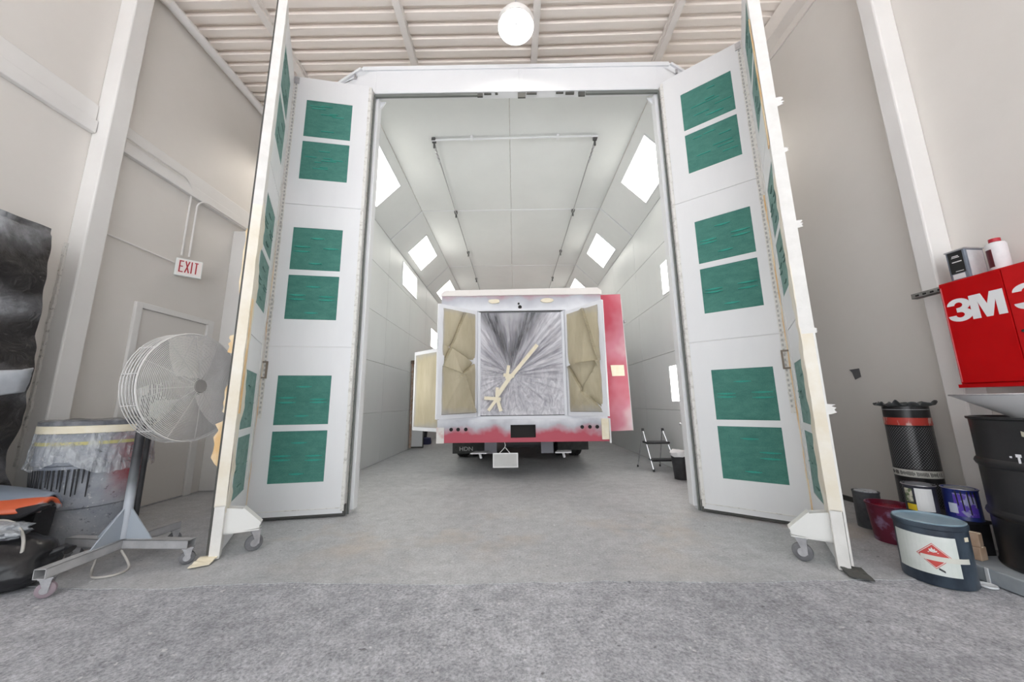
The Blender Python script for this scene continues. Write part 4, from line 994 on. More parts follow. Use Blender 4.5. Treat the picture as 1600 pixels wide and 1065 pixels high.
# power cord on the floor
pc = thing('power_cord', 'pale grey power cord looping on the floor by the fan base', 'cord', (-2.7, 2.3, 0))
def spline(pts, n=10):
    out = []; P = [Vector(p) for p in pts]; P = [P[0]] + P + [P[-1]]
    for i in range(1, len(P) - 2):
        for k in range(n):
            t = k / n
            out.append(0.5 * ((2 * P[i]) + (-P[i - 1] + P[i + 1]) * t + (2 * P[i - 1] - 5 * P[i] + 4 * P[i + 1] - P[i + 2]) * t * t + (-P[i - 1] + 3 * P[i] - 3 * P[i + 1] + P[i + 2]) * t ** 3))
    out.append(P[-2]); return out
q = MB().tube(spline([(0.02, 0.27, 0.10), (0.12, 0.24, 0.012), (0.15, 0.14, 0.008), (0.05, 0.10, 0.008), (-0.08, 0.20, 0.008), (-0.10, 0.22, 0.10), (-0.2, 0.10, 0.06), (-0.32, -0.02, 0.02), (-0.45, 0.0, 0.008), (-0.62, -0.06, 0.008)]), 0.007, 8)
q.build('cord_run', mat('cord_grey', (0.48, 0.46, 0.43), 0.6), pc, smooth=True)
pc2 = thing('looped_cord', 'pale cord arching in a loop over the black bag at the left', 'cord', (-3.0, 2.3, 0))
q = MB().tube(spline([(-0.30, 0.02, 0.36), (-0.18, 0.02, 0.37), (-0.06, 0.0, 0.34), (0.03, -0.03, 0.26), (0.05, -0.06, 0.16), (-0.04, -0.10, 0.05), (-0.20, -0.16, 0.010)]), 0.008, 8)
q.build('cord_run', mat('cord_grey', (0.48, 0.46, 0.43), 0.6), pc2, smooth=True)

# ------------------------------------------------------------------ barrel wrapped in film
def barrel_mat():
    m, nt, bs = _new('barrel_oversprayed')
    v = coords(nt)
    col = ramp(nt, nz(nt, v, 2.2, 6, 0.65), [(0.3, (0.20, 0.22, 0.27)), (0.5, (0.34, 0.36, 0.40)), (0.72, (0.52, 0.53, 0.55))])
    fl = ramp(nt, nz(nt, v, 30, 4, 0.7), [(0.60, (0, 0, 0)), (0.68, (1, 1, 1))]); col = mix(nt, math_(nt, 'MULTIPLY', fl, 0.8), col, (0.62, 0.62, 0.62))
    dk = ramp(nt, nz(nt, v, 24, 4, 0.7), [(0.32, (1, 1, 1)), (0.40, (0, 0, 0))]); col = mix(nt, math_(nt, 'MULTIPLY', dk, 0.8), col, (0.06, 0.06, 0.07))
    sx = nt.nodes.new('ShaderNodeSeparateXYZ'); t = nt.nodes.new('ShaderNodeTexCoord'); nt.links.new(t.outputs['Object'], sx.inputs[0])
    r = math_(nt, 'ADD', math_(nt, 'MULTIPLY', math_(nt, 'ADD', math_(nt, 'MULTIPLY', sx.outputs[0], 0.75), math_(nt, 'MULTIPLY', sx.outputs[1], 0.66)), 5.0), -0.35)
    r = math_(nt, 'MULTIPLY', math_(nt, 'ADD', r, math_(nt, 'MULTIPLY', math_(nt, 'SUBTRACT', nz(nt, v, 5, 4), 0.5), 1.6)), math_(nt, 'MULTIPLY', math_(nt, 'SUBTRACT', sx.outputs[2], 0.30), 4.0, True), True)
    col = mix(nt, r, col, (0.36, 0.03, 0.04))
    nt.links.new(col, bs.inputs['Base Color']); bs.inputs['Roughness'].default_value = 0.6
    bump(nt, bs, nz(nt, v, 40, 5), 0.4, 0.006)
    return m
def film_mat(name, tint, a0, a1, sc=7.0):
    m, nt, bs = _new(name)
    v = coords(nt, (1, 1, 0.5))
    n = nz(nt, v, sc, 5, 0.65, 1.2)
    bs.inputs['Base Color'].default_value = (*tint, 1); bs.inputs['Roughness'].default_value = 0.18
    mr = nt.nodes.new('ShaderNodeMapRange'); nt.links.new(n, mr.inputs[0]); mr.inputs[1].default_value = 0.38; mr.inputs[2].default_value = 0.68
    mr.inputs[3].default_value = a0; mr.inputs[4].default_value = a1
    nt.links.new(mr.outputs[0], bs.inputs['Alpha'])
    bump(nt, bs, nz(nt, coords(nt, (1, 1, 0.4)), 16, 5, 0.6, 1.5), 0.7, 0.02)
    return m
br = thing('waste_barrel', 'grey paint-crusted waste barrel wrapped in clear film behind the fan', 'barrel', (-3.50, 3.02, 0))
prof = [(0.0, 0), (0.27, 0), (0.275, 0.02), (0.283, 0.10), (0.287, 0.30), (0.298, 0.31), (0.298, 0.335), (0.292, 0.345), (0.305, 0.62), (0.32, 0.63), (0.325, 0.655), (0.315, 0.67), (0.318, 0.90), (0.325, 0.91), (0.318, 0.925), (0.30, 0.925), (0.29, 0.60), (0, 0.60)]
MB().lathe(prof, 48).build('barrel_body', barrel_mat(), br, smooth=True)
MB().lathe([(0.324, 0.862), (0.330, 0.865), (0.330, 0.918), (0.322, 0.92)], 48, close=False).build('masking_band', tapec_m, br, smooth=True, solid=0.003)
q = MB(); q.lathe([(0.327, 0.918), (0.329, 0.95), (0.30, 0.962), (0.15, 0.955), (0, 0.95)], 48)
for v in q.v: v.z += 0.012 * noise.noise((v.x * 9, v.y * 9, 1)); 
q.build('film_top', mat('dark_film', (0.10, 0.105, 0.12), 0.25, c2=(0.30, 0.31, 0.33), scale=8), br, smooth=True)
q = MB()
def skirt(u, v):
    a = 2 * PI * u; z1 = 0.865; low = 0.58 + 0.10 * noise.noise((math.cos(a) * 1.6, math.sin(a) * 1.6, 3)) + 0.03 * noise.noise((math.cos(a) * 8, math.sin(a) * 8, 5))
    z = z1 + (low - z1) * v; r = 0.328 + 0.02 * v + 0.016 * v * noise.noise((math.cos(a) * 7, math.sin(a) * 7, v * 3)) + 0.006 * math.sin(a * 46 + 5 * v)
    return (r * math.cos(a), r * math.sin(a), z)
q.grid(120, 14, skirt); q.build('film_skirt', film_mat('film_clear', (0.62, 0.64, 0.67), 0.15, 0.85), br, smooth=True, recalc=True)
MB().lathe([(0.320, 0.775), (0.323, 0.775), (0.323, 0.80), (0.320, 0.80)], 48, close=False).build('yellow_band', mat('yellow_tape', (0.62, 0.55, 0.16), 0.6), br, smooth=True)
q = MB()
for k in range(17):      # black paint runs on the near-left side
    a = math.radians(-118 + k * 4.6 + random.uniform(-1, 1)); z1 = 0.60; z0 = z1 - random.uniform(0.10, 0.24)
    rr = lambda z: 0.289 + 0.03 * (z - 0.1) / 0.5 + 0.002
    q.tube([(rr(z) * math.cos(a), rr(z) * math.sin(a), z) for z in (z1, (z1 + z0) / 2, z0)], [0.006, 0.005, 0.003], 6)
q.build('paint_runs', black_m, br, smooth=True)['kind'] = 'stuff'

# ------------------------------------------------------------------ bags and loose parts at left
def blob(name, m, parent, sx, sy, sz, seed, amp=0.12, freq=3.0, flat=0.0, c=(0, 0, 0)):
    q = MB(); n1, n2 = 40, 24
    q.lathe([(max(math.sin(PI * i / n2), 0.0), -math.cos(PI * i / n2)) for i in range(n2 + 1)], n1)
    for v in q.v:
        d = 1 + amp * noise.noise((v.x * freq + seed, v.y * freq, v.z * freq)) + amp * 0.5 * abs(noise.noise((v.x * freq * 3, v.y * freq * 3 + seed, v.z * freq * 2)))
        v.x *= sx * d; v.y *= sy * d; v.z = max(v.z * sz * d, -sz * (1 - flat)) + sz * (1 - flat)
        v += Vector(c)
    return q.build(name, m, parent, smooth=True)
bagm = mat('bag_black', (0.012, 0.012, 0.014), 0.28, c2=(0.025, 0.025, 0.028), scale=6, bmp=0.9, bscale=9)
tb = thing('trash_bag', 'black plastic trash bag lying on the floor in front of the barrel', 'bag', (-3.22, 2.30, 0))
blob('bag_body', bagm, tb, 0.36, 0.22, 0.165, 2.2, 0.16, 2.2, 0.25)
q = MB(); q.tube([(0.30, 0.06, 0.16), (0.36, 0.10, 0.19), (0.39, 0.10, 0.17)], [0.03, 0.018, 0.03], 10); q.build('bag_knot', bagm, tb, smooth=True)
cb = thing('clear_bag', 'small clear plastic bag lying on the black trash bag', 'bag', (-3.28, 2.27, 0.27))
blob('bag_body', film_mat('film_bag', (0.55, 0.58, 0.62), 0.45, 0.95, 9.0), cb, 0.27, 0.16, 0.06, 6.1, 0.25, 3.4, 0.3)
q = MB(); q.box(-0.16, -0.05, -0.05, 0.03, 0.03, 0.06); q.build('bag_contents', mat('contents_dark', (0.10, 0.11, 0.13), 0.6), cb, bevel=0.015)
fp = thing('moulded_cover', 'orange and grey moulded cover with black arm left of the barrel', 'cover', (-3.34, 2.47, -0.0))
q = MB()
def shell(u, v):
    x = -0.27 + 0.51 * u; w = 0.20 * (1 - 0.75 * u ** 3); y = (v - 0.5) * 2 * w
    return (x, y, 0.44 + 0.07 * (1 - (2 * v - 1) ** 2) - 0.05 * u)
q.grid(16, 12, shell); q.build('orange_shell', mat('shell_orange', (0.60, 0.12, 0.05), 0.35, c2=(0.34, 0.35, 0.38), scale=3.2, lo=0.52, hi=0.56), fp, smooth=True, solid=0.02, recalc=False)
q = MB(); q.grid(16, 12, lambda u, v: tuple(Vector(shell(u, v)) + Vector((-0.03, 0.03, 0.024)))); q.build('grey_shell', mat('shell_grey', (0.22, 0.26, 0.32), 0.4), fp, smooth=True, solid=0.015, recalc=False)
q = MB(); q.prism([(-0.26, 0.30), (0.08, 0.33), (0.28, 0.41), (0.32, 0.44), (0.28, 0.45), (0.10, 0.42), (-0.26, 0.42)], lambda u, v, d: (u, d, v), -0.11, -0.05); q.build('black_arm', black_m, fp, bevel=0.012)
q = MB(); q.prism([(-0.22, 0.0), (0.02, 0.0), (0.06, 0.37), (-0.26, 0.37)], lambda u, v, d: (u, d, v), 0.07, 0.19); q.build('support_block', black_m, fp, bevel=0.02)

# rack wrapped in black sheeting against the left wall
wr = thing('wrapped_rack', 'tall rack wrapped in black plastic sheeting dusted with grey paint, against left wall', 'rack', (-3.85, 2.1, 0))
def sheet_mat():
    m, nt, bs = _new('black_sheeting')
    v = coords(nt, (1, 0.8, 1.0))
    n = nz(nt, v, 1.6, 6, 0.6, 1.0)
    sx = nt.nodes.new('ShaderNodeSeparateXYZ'); t = nt.nodes.new('ShaderNodeTexCoord'); nt.links.new(t.outputs['Object'], sx.inputs[0])
    band = nt.nodes.new('ShaderNodeTexWave'); band.bands_direction = 'Z'; band.inputs['Scale'].default_value = 0.55; band.inputs['Distortion'].default_value = 3.0; band.inputs['Phase Offset'].default_value = 2.4
    nt.links.new(t.outputs['Object'], band.inputs['Vector'])
    f = math_(nt, 'ADD', math_(nt, 'MULTIPLY', n, 0.9), math_(nt, 'MULTIPLY', band.outputs['Fac'], 0.28))
    f = math_(nt, 'SUBTRACT', f, math_(nt, 'MULTIPLY', math_(nt, 'ADD', sx.outputs[1], 0.0), 0.30))
    col = ramp(nt, f, [(0.46, (0.022, 0.020, 0.020)), (0.60, (0.10, 0.10, 0.105)), (0.78, (0.42, 0.44, 0.47))])
    nt.links.new(col, bs.inputs['Base Color']); bs.inputs['Roughness'].default_value = 0.33
    bump(nt, bs, nz(nt, coords(nt, (1, 1, 1.3)), 7, 6, 0.6, 1.6), 0.8, 0.03)
    return m
def edgeY(z): return 0.485 + 0.045 * max(0, (2.47 - z)) + 0.035 * noise.noise((z * 2.3, 0, 0)) + 0.012 * noise.noise((z * 9, 3, 0))
def drape(u, v):
    z = 0.02 + v * 2.46; y0 = -0.9; y = y0 + (edgeY(z) - y0) * u
    x = 0.14 + 0.035 * noise.noise((y * 2.5, z * 3.2, 1)) + 0.02 * noise.noise((y * 7, z * 6, 4)) + 0.04 * abs(math.sin(z * 3.4 + 1.5 * y)) * (1 if 0.05 < v < 0.98 else 0.2)
    return (x, y, z)
q = MB(); q.grid(60, 110, drape)
q.grid(6, 110, lambda u, v: tuple(Vector((drape(1, v)[0] * (1 - u) - 0.165 * u, drape(1, v)[1], drape(1, v)[2]))))
q.grid(60, 6, lambda u, v: tuple(Vector((drape(u, 1)[0] * (1 - v) - 0.165 * v, drape(u, 1)[1], 2.48))))
q.build('plastic_sheeting', sheet_mat(), wr, smooth=True, recalc=True)
q = MB()
for y in (-0.86, 0.42):
    for x in (-0.14, 0.08): q.box(x - 0.02, x + 0.02, y - 0.02, y + 0.02, 0, 2.45)
q.build('rack_posts', steel_m, wr)
for z in (0.3, 1.0, 1.7, 2.42): MB().box(-0.15, 0.09, -0.88, 0.44, z - 0.015, z + 0.015).build('rack_shelf', steel_m, wr)
q = MB(); q.grid(14, 8, lambda u, v: tuple(Vector(drape(0.45 + 0.53 * u, 0.40 + 0.075 * v + 0.07 * u + 0.02 * noise.noise((u * 5, v * 3, 8)))) + Vector((0.03 + 0.01 * noise.noise((u * 6, v * 6, 2)), 0, 0)))); q.build('sheet_patch', mat('patch_pale', (0.50, 0.53, 0.57), 0.4, c2=(0.36, 0.39, 0.43), scale=6), wr, smooth=True, recalc=False, solid=0.003)

# ------------------------------------------------------------------ right wall: cabinet and what stands on it
CX = 3.20
cab = thing('wall_cabinet', 'red steel wall cabinet with white lettering on both doors', 'cabinet', (CX, 2.54, 1.12))
redp = mat('cabinet_red', (0.50, 0.002, 0.004), 0.4, c2=(0.43, 0.001, 0.003), scale=3, lo=0.4, hi=0.7, spec=0.15)
redl2 = mat('cabinet_red_light', (0.60, 0.012, 0.014), 0.45, c2=(0.50, 0.006, 0.008), scale=9, spec=0.15)
hi_m = mat('cabinet_edge_highlight', (0.62, 0.16, 0.17), 0.35)
fc = lambda y, z, d: (-d, -y, z)          # y to the right in view, z up, d out of the face
q = MB(); q.box(0, 0.30, -0.90, 0, 0, 0.765); q.build('cabinet_body', redp, cab, bevel=0.004)
dl = MB().box(0.012, 0.345, 0.03, 0.755, 0.001, 0.016, 0, fc).build('cabinet_door', redp, cab, bevel=0.003)
drr = MB().box(0.349, 0.69, 0.03, 0.755, 0.001, 0.016, 0, fc).build('cabinet_door', redl2, cab, bevel=0.003)
MB().box(0.018, 0.024, 0.04, 0.73, 0.016, 0.019, 0, fc).build('edge_highlight', hi_m, dl)  # paler red strip paints the highlight along the door's edge fold
MB().box(-0.004, 0.90, -0.002, 0.022, 0.0, 0.02, 0, fc).build('bottom_rail', redp, cab)
q = MB(); q.lathe([(0, 0.018), (0.009, 0.016), (0.011, 0.008), (0.006, 0.0), (0, 0)], 18, fc(0.388, 0.335, 0.016), Matrix.Rotation(-PI / 2, 3, 'Y')); q.build('knob', mat('knob_dark', (0.06, 0.05, 0.05), 0.25, 0.6), drr, smooth=True)
def thick_path(pts, w, fn, d0, d1):
    """flat heavy stroke following pts, widths per point"""
    q = MB(); P = [Vector(p) for p in pts]; Lp = []; Rp = []
    for i, p in enumerate(P):
        d = (P[min(i + 1, len(P) - 1)] - P[max(i - 1, 0)]).normalized(); n = Vector((-d.y, d.x)); ww_ = w[i] if isinstance(w, list) else w
        Lp.append(p + n * ww_ / 2); Rp.append(p - n * ww_ / 2)
    for i in range(len(P) - 1):
        q.prism([Lp[i], Lp[i + 1], Rp[i + 1], Rp[i]], lambda u, v, d: fn(u, v, d), d0, d1)
    return q
def logo(parent, x0, z0, W_, H_):
    f3 = lambda u, v, d: fc(x0 + u * W_, z0 + v * H_, d)
    def bez(P, n=8):
        return [(((1 - t) ** 3) * P[0][0] + 3 * t * (1 - t) ** 2 * P[1][0] + 3 * t * t * (1 - t) * P[2][0] + t ** 3 * P[3][0], ((1 - t) ** 3) * P[0][1] + 3 * t * (1 - t) ** 2 * P[1][1] + 3 * t * t * (1 - t) * P[2][1] + t ** 3 * P[3][1]) for t in [k / n for k in range(n + 1)]]
    def arc(cx, cy, rx, rz, a0, a1, n=18):
        return [(cx + rx * math.cos(math.radians(a0 + (a1 - a0) * k / n)), cy + rz * math.sin(math.radians(a0 + (a1 - a0) * k / n))) for k in range(n + 1)]
    out = arc(0.215, 0.715, 0.215, 0.285, 178, -48) + arc(0.215, 0.285, 0.228, 0.285, 48, -178)
    inn = arc(0.215, 0.285, 0.082, 0.115, -178, 80) + [(0.165, 0.405), (0.165, 0.59)] + arc(0.215, 0.715, 0.078, 0.115, -80, 178)
    MB().prism(out + inn, f3, 0.016, 0.0185).build('numeral', mat('logo_white', (0.80, 0.82, 0.83), 0.4), parent)
    MB().prism([(0.425, 0), (0.425, 1), (0.635, 1), (0.7125, 0.52), (0.79, 1), (1, 1), (1, 0), (0.862, 0), (0.862, 0.68), (0.765, 0), (0.66, 0), (0.563, 0.68), (0.563, 0)], f3, 0.0162, 0.0189).build('letter', mat('logo_white', (0.80, 0.82, 0.83), 0.4), parent)
logo(dl, 0.035, 0.463, 0.30, 0.165)
logo(drr, 0.375, 0.463, 0.30, 0.165)
brk = thing('angle_bracket', 'dark slotted metal angle sticking out left of the red cabinet', 'bracket', (3.26, 2.545, 1.845))
q = MB(); q.box(0, 0.05, 0.0, 0.235, 0, 0.004); q.box(0, 0.004, 0.0, 0.235, 0.0, 0.04); q.build('angle_bar', mat('bracket_dark', (0.16, 0.16, 0.15), 0.5, c2=(0.32, 0.32, 0.30), scale=18), brk)
for k in range(4): MB().box(-0.001, 0.0, 0.03 + k * 0.05, 0.055 + k * 0.05, 0.012, 0.026).build('slot', dark_m, brk)
# solvent tin
tin_m = mat('tin_steel', (0.17, 0.20, 0.25), 0.3, 0.5, c2=(0.28, 0.32, 0.38), scale=5)
tn = thing('solvent_tin', 'square metal solvent tin with black label on top of red cabinet', 'tin', (3.335, 2.455, 1.885), math.radians(4))
q = MB(); q.box(-0.075, 0.075, -0.055, 0.055, 0, 0.235); q.build('tin_body', tin_m, tn, bevel=0.008)
q = MB(); q.box(-0.079, 0.079, -0.059, 0.059, 0.225, 0.237); q.build('top_seam', steel_m, tn, bevel=0.003)
q = MB(); q.lathe([(0, 0.02), (0.02, 0.02), (0.022, 0), (0, 0)], 16, (0.03, 0.02, 0.237)); q.build('cap', black_m, tn)
q = MB(); q.box(-0.077, -0.0755, -0.038, 0.042, 0.06, 0.222); lb = q.build('front_label', mat('label_black', (0.012, 0.013, 0.013), 0.4), tn)
q = MB(); q.box(-0.0775, -0.0755, -0.030, 0.036, 0.018, 0.055); q.build('price_label', mat('label_white', (0.70, 0.72, 0.74), 0.5), tn)
q = MB()
for (y0, y1, z0, z1) in ((-0.015, 0.02, 0.185, 0.192), (-0.02, 0.024, 0.176, 0.181), (-0.028, 0.025, 0.142, 0.149), (-0.028, 0.015, 0.072, 0.077)): q.box(-0.0785, -0.077, y0, y1, z0, z1)
q.build('label_print', mat('print_white', (0.65, 0.66, 0.66), 0.5), lb)['kind'] = 'stuff'
q = MB(); q.box(-0.062, 0.062, -0.0565, -0.055, 0.01, 0.215); q.build('side_label', mat('label_paper', (0.66, 0.66, 0.68), 0.5, c2=(0.58, 0.58, 0.60), scale=30), tn)
bt = thing('white_bottle', 'white plastic bottle with red cap on top of red cabinet', 'bottle', (3.335, 2.285, 1.885), 0.2)
q = MB(); q.lathe([(0, 0), (0.043, 0), (0.047, 0.01), (0.047, 0.195), (0.042, 0.21), (0.022, 0.218), (0.022, 0.226), (0, 0.226)], 28); q.build('bottle_body', mat('bottle_white', (0.75, 0.75, 0.76), 0.4, c2=(0.68, 0.68, 0.70), scale=20), bt, smooth=True)
q = MB(); q.lathe([(0, 0.218), (0.027, 0.218), (0.027, 0.242), (0, 0.245)], 20); q.build('bottle_cap', mat('cap_red', (0.45, 0.015, 0.03), 0.4), bt, smooth=True)
q = MB()
for k in range(7):
    a0 = math.radians(125 + k * 7); a1 = math.radians(132 + k * 7)
    q.prism([(0.0485 * math.cos(a0), 0.0485 * math.sin(a0)), (0.0485 * math.cos(a1), 0.0485 * math.sin(a1)), (0.046 * math.cos(a1), 0.046 * math.sin(a1)), (0.046 * math.cos(a0), 0.046 * math.sin(a0))], lambda u, v, d: (u, v, d), 0.04, 0.165)
q.build('side_label', mat('label_maroon', (0.10, 0.01, 0.015), 0.4), bt)
# scrap of dark tape on the right wall
tp = thing('tape_scrap', 'small dark grey tape scrap stuck on the right wall', 'tape', (XR - 0.002, 3.62, 1.30))
q = MB(); q.prism([(-0.055, 0.05), (0.05, 0.055), (0.055, -0.03), (-0.01, -0.055), (-0.03, 0.02)], lambda u, v, d: (-d, -u, v), 0.0, 0.004); q.build('tape', mat('tape_dark', (0.12, 0.12, 0.125), 0.6), tp)

# ------------------------------------------------------------------ right side drums, pails and cans
plat = thing('spill_platform', 'low grey spill platform under the black steel drum', 'platform', (3.07, 2.02, 0))
MB().box(-0.37, 0.40, -0.45, 0.37, 0, 0.085).build('platform_body', mat('platform_grey', (0.24, 0.27, 0.30), 0.6, c2=(0.36, 0.39, 0.41), scale=5), plat, bevel=0.008)
MB().box(-0.375, -0.369, 0.20, 0.215, 0.0, 0.085).build('white_drip', mat('drip_white', (0.75, 0.76, 0.77), 0.5), plat)
dm = thing('steel_drum', 'tall black steel drum with ribs standing on the grey platform', 'drum', (3.085, 2.10, 0.086))
drum_m = mat('drum_black', (0.012, 0.012, 0.013), 0.32, c2=(0.03, 0.03, 0.032), scale=3, bmp=0.1, bscale=12)
prof = [(0, 0.02), (0.27, 0.02), (0.285, 0), (0.29, 0.012), (0.283, 0.025), (0.283, 0.265), (0.292, 0.275), (0.297, 0.29), (0.292, 0.305), (0.283, 0.315), (0.283, 0.555), (0.292, 0.565), (0.297, 0.58), (0.292, 0.595), (0.283, 0.605), (0.283, 0.83), (0.293, 0.836), (0.293, 0.848), (0.28, 0.85), (0.276, 0.835), (0, 0.83)]
MB().lathe(prof, 56).build('drum_body', drum_m, dm, smooth=True)
def on_cyl(R0, a_deg, z, w, h, name, m, parent, t=0.003, skew=0.0, n=6):
    q = MB()
    for k in range(n):
        u0 = -w / 2 + w * k / n; u1 = -w / 2 + w * (k + 1) / n
        P = []
        for d in (0, t):
            for (u, v) in ((u0, -h / 2), (u1, -h / 2), (u1, h / 2), (u0, h / 2)):
                a = math.radians(a_deg) + u / R0; zz = z + v + skew * u
                P.append(((R0 + d) * math.cos(a), (R0 + d) * math.sin(a), zz))
        q.add(P, [(0, 1, 2, 3), (4, 7, 6, 5), (0, 4, 5, 1), (2, 6, 7, 3), (0, 3, 7, 4), (1, 5, 6, 2)])
    return q.build(name, m, parent)
on_cyl(0.285, 205, 0.74, 0.09, 0.028, 'tape_strip', mat('tape_dull', (0.45, 0.42, 0.33), 0.7), dm, skew=-0.5)
fleck = mat('fleck_white', (0.75, 0.76, 0.78), 0.5)
on_cyl(0.285, 190, 0.64, 0.02, 0.016, 'paint_fleck', fleck, dm); on_cyl(0.285, 190, 0.615, 0.008, 0.05, 'paint_fleck', fleck, dm); on_cyl(0.285, 184, 0.63, 0.008, 0.01, 'paint_fleck', fleck, dm); on_cyl(0.285, 195, 0.50, 0.009, 0.010, 'paint_fleck', fleck, dm); on_cyl(0.285, 196.5, 0.46, 0.007, 0.010, 'paint_fleck', fleck, dm); on_cyl(0.285, 199, 0.40, 0.008, 0.008, 'paint_fleck', fleck, dm)
fu = thing('drum_funnel', 'wide white paint-spattered funnel sitting on the black drum', 'funnel', (3.0, 2.14, 0.935))
q = MB(); q.lathe([(0.035, -0.005), (0.04, 0.0), (0.245, 0.125), (0.255, 0.13), (0.250, 0.134), (0.03, 0.008)], 48, close=False)
q.build('funnel_cone', mat('funnel_white', (0.80, 0.80, 0.80), 0.45, c2=(0.45, 0.46, 0.47), scale=7, stretch=(1, 1, 0.3), lo=0.58, hi=0.78), fu, smooth=True)
MB().tube([(0.252 * math.cos(2 * PI * k / 48), 0.252 * math.sin(2 * PI * k / 48), 0.131) for k in range(48)], 0.005, 6, closed=True).build('funnel_rim', steel_m, fu, smooth=True)
# tall black tube with flared film
tu = thing('tall_tube', 'tall black printed cardboard tube with torn flared top by the right wall', 'tube', (3.26, 3.0, 0))
def tube_mat():
    m, nt, bs = _new('tube_print')
    t = nt.nodes.new('ShaderNodeTexCoord'); mp = nt.nodes.new('ShaderNodeMapping'); nt.links.new(t.outputs['UV'], mp.inputs[0])
    sx = nt.nodes.new('ShaderNodeSeparateXYZ'); nt.links.new(mp.outputs[0], sx.inputs[0])
    a = math_(nt, 'MULTIPLY', sx.outputs[0], 48.0); bq = math_(nt, 'MULTIPLY', sx.outputs[1], 44.0)
    p = math_(nt, 'ADD', a, bq); r = math_(nt, 'SUBTRACT', a, bq)
    d1_ = math_(nt, 'GREATER_THAN', math_(nt, 'FRACT', p), 0.52); d2_ = math_(nt, 'GREATER_THAN', math_(nt, 'FRACT', r), 0.52)
    f = math_(nt, 'MULTIPLY', d1_, d2_)
    z = sx.outputs[1]
    w1 = math_(nt, 'MULTIPLY', math_(nt, 'GREATER_THAN', z, 0.50), math_(nt, 'LESS_THAN', z, 0.82))
    w2 = math_(nt, 'MULTIPLY', math_(nt, 'LESS_THAN', z, 0.40), 0.5)
    f = math_(nt, 'MULTIPLY', f, math_(nt, 'ADD', w1, w2))
    col = mix(nt, f, (0.014, 0.014, 0.015), (0.22, 0.23, 0.24))
    nt.links.new(col, bs.inputs['Base Color']); bs.inputs['Roughness'].default_value = 0.3
    return m
q = MB(); n = 48; TR_ = 0.135
q.lathe([(TR_, 0.0), (TR_, 0.25), (TR_, 0.5), (TR_, 0.75), (TR_, 0.995)], n, close=False)
tb_o = q.build('tube_body', tube_mat(), tu, smooth=True, recalc=False)
uv = tb_o.data.uv_layers.new(name='UVMap')
for pgn in tb_o.data.polygons:
    us = [math.atan2(tb_o.data.vertices[tb_o.data.loops[l].vertex_index].co.y, tb_o.data.vertices[tb_o.data.loops[l].vertex_index].co.x) / (2 * PI) % 1.0 for l in pgn.loop_indices]
    if max(us) - min(us) > 0.5: us = [x + 1 if x < 0.5 else x for x in us]
    for l, x in zip(pgn.loop_indices, us): uv.data[l].uv = (x, tb_o.data.vertices[tb_o.data.loops[l].vertex_index].co.z)
MB().lathe([(TR_ + 0.001, 0.835), (TR_ + 0.0025, 0.835), (TR_ + 0.0025, 0.895), (TR_ + 0.001, 0.895)], n, close=False).build('red_band', mat('band_red', (0.50, 0.05, 0.035), 0.4, c2=(0.68, 0.45, 0.40), scale=18, stretch=(1, 1, 0.4), lo=0.52, hi=0.60), tu, smooth=True)
MB().lathe([(TR_ + 0.001, 0.435), (TR_ + 0.0025, 0.435), (TR_ + 0.0025, 0.49), (TR_ + 0.001, 0.49)], n, close=False).build('white_band', mat('band_white', (0.62, 0.62, 0.58), 0.5), tu, smooth=True)
q = MB(); rnd = random.Random(3)
for k in range(40):
    a = math.radians(150 + k * 3.4)
    if rnd.random() < 0.2: continue
    h = rnd.uniform(0.008, 0.016); c_ = Vector((math.cos(a), math.sin(a), 0)); s_ = Vector((-math.sin(a), math.cos(a), 0))
    q.bar(c_ * (TR_ + 0.003) + Vector((0, 0, 0.462 - h)) + s_ * 0.002, c_ * (TR_ + 0.003) + Vector((0, 0, 0.462 + h)) - s_ * 0.002, 0.004, 0.001, up=c_)
q.build('band_print', black_m, tu)['kind'] = 'stuff'
MB().lathe([(TR_ + 0.0008, 0.958), (TR_ + 0.0018, 0.958), (TR_ + 0.0018, 0.962), (TR_ + 0.0008, 0.962)], n, close=False).build('pale_line', mat('line_pale', (0.45, 0.45, 0.45), 0.5), tu)
q = MB()
q.grid(96, 6, lambda u, v: ((TR_ - 0.004 + 0.06 * v * (0.45 + 0.45 * math.sin(2 * PI * u * 6 + 0.8) ** 2)) * math.cos(2 * PI * u), (TR_ - 0.004 + 0.06 * v * (0.45 + 0.45 * math.sin(2 * PI * u * 6 + 0.8) ** 2)) * math.sin(2 * PI * u), 0.985 + 0.055 * v * (0.35 + 0.9 * abs(noise.noise((math.cos(2 * PI * u) * 3, math.sin(2 * PI * u) * 3, 2)))) + 0.012 * math.sin(2 * PI * u * 11) * v))
q.build('flared_film', mat('film_dark', (0.05, 0.055, 0.055), 0.35, c2=(0.13, 0.14, 0.14), scale=9), tu, smooth=True, recalc=False, solid=0.003)
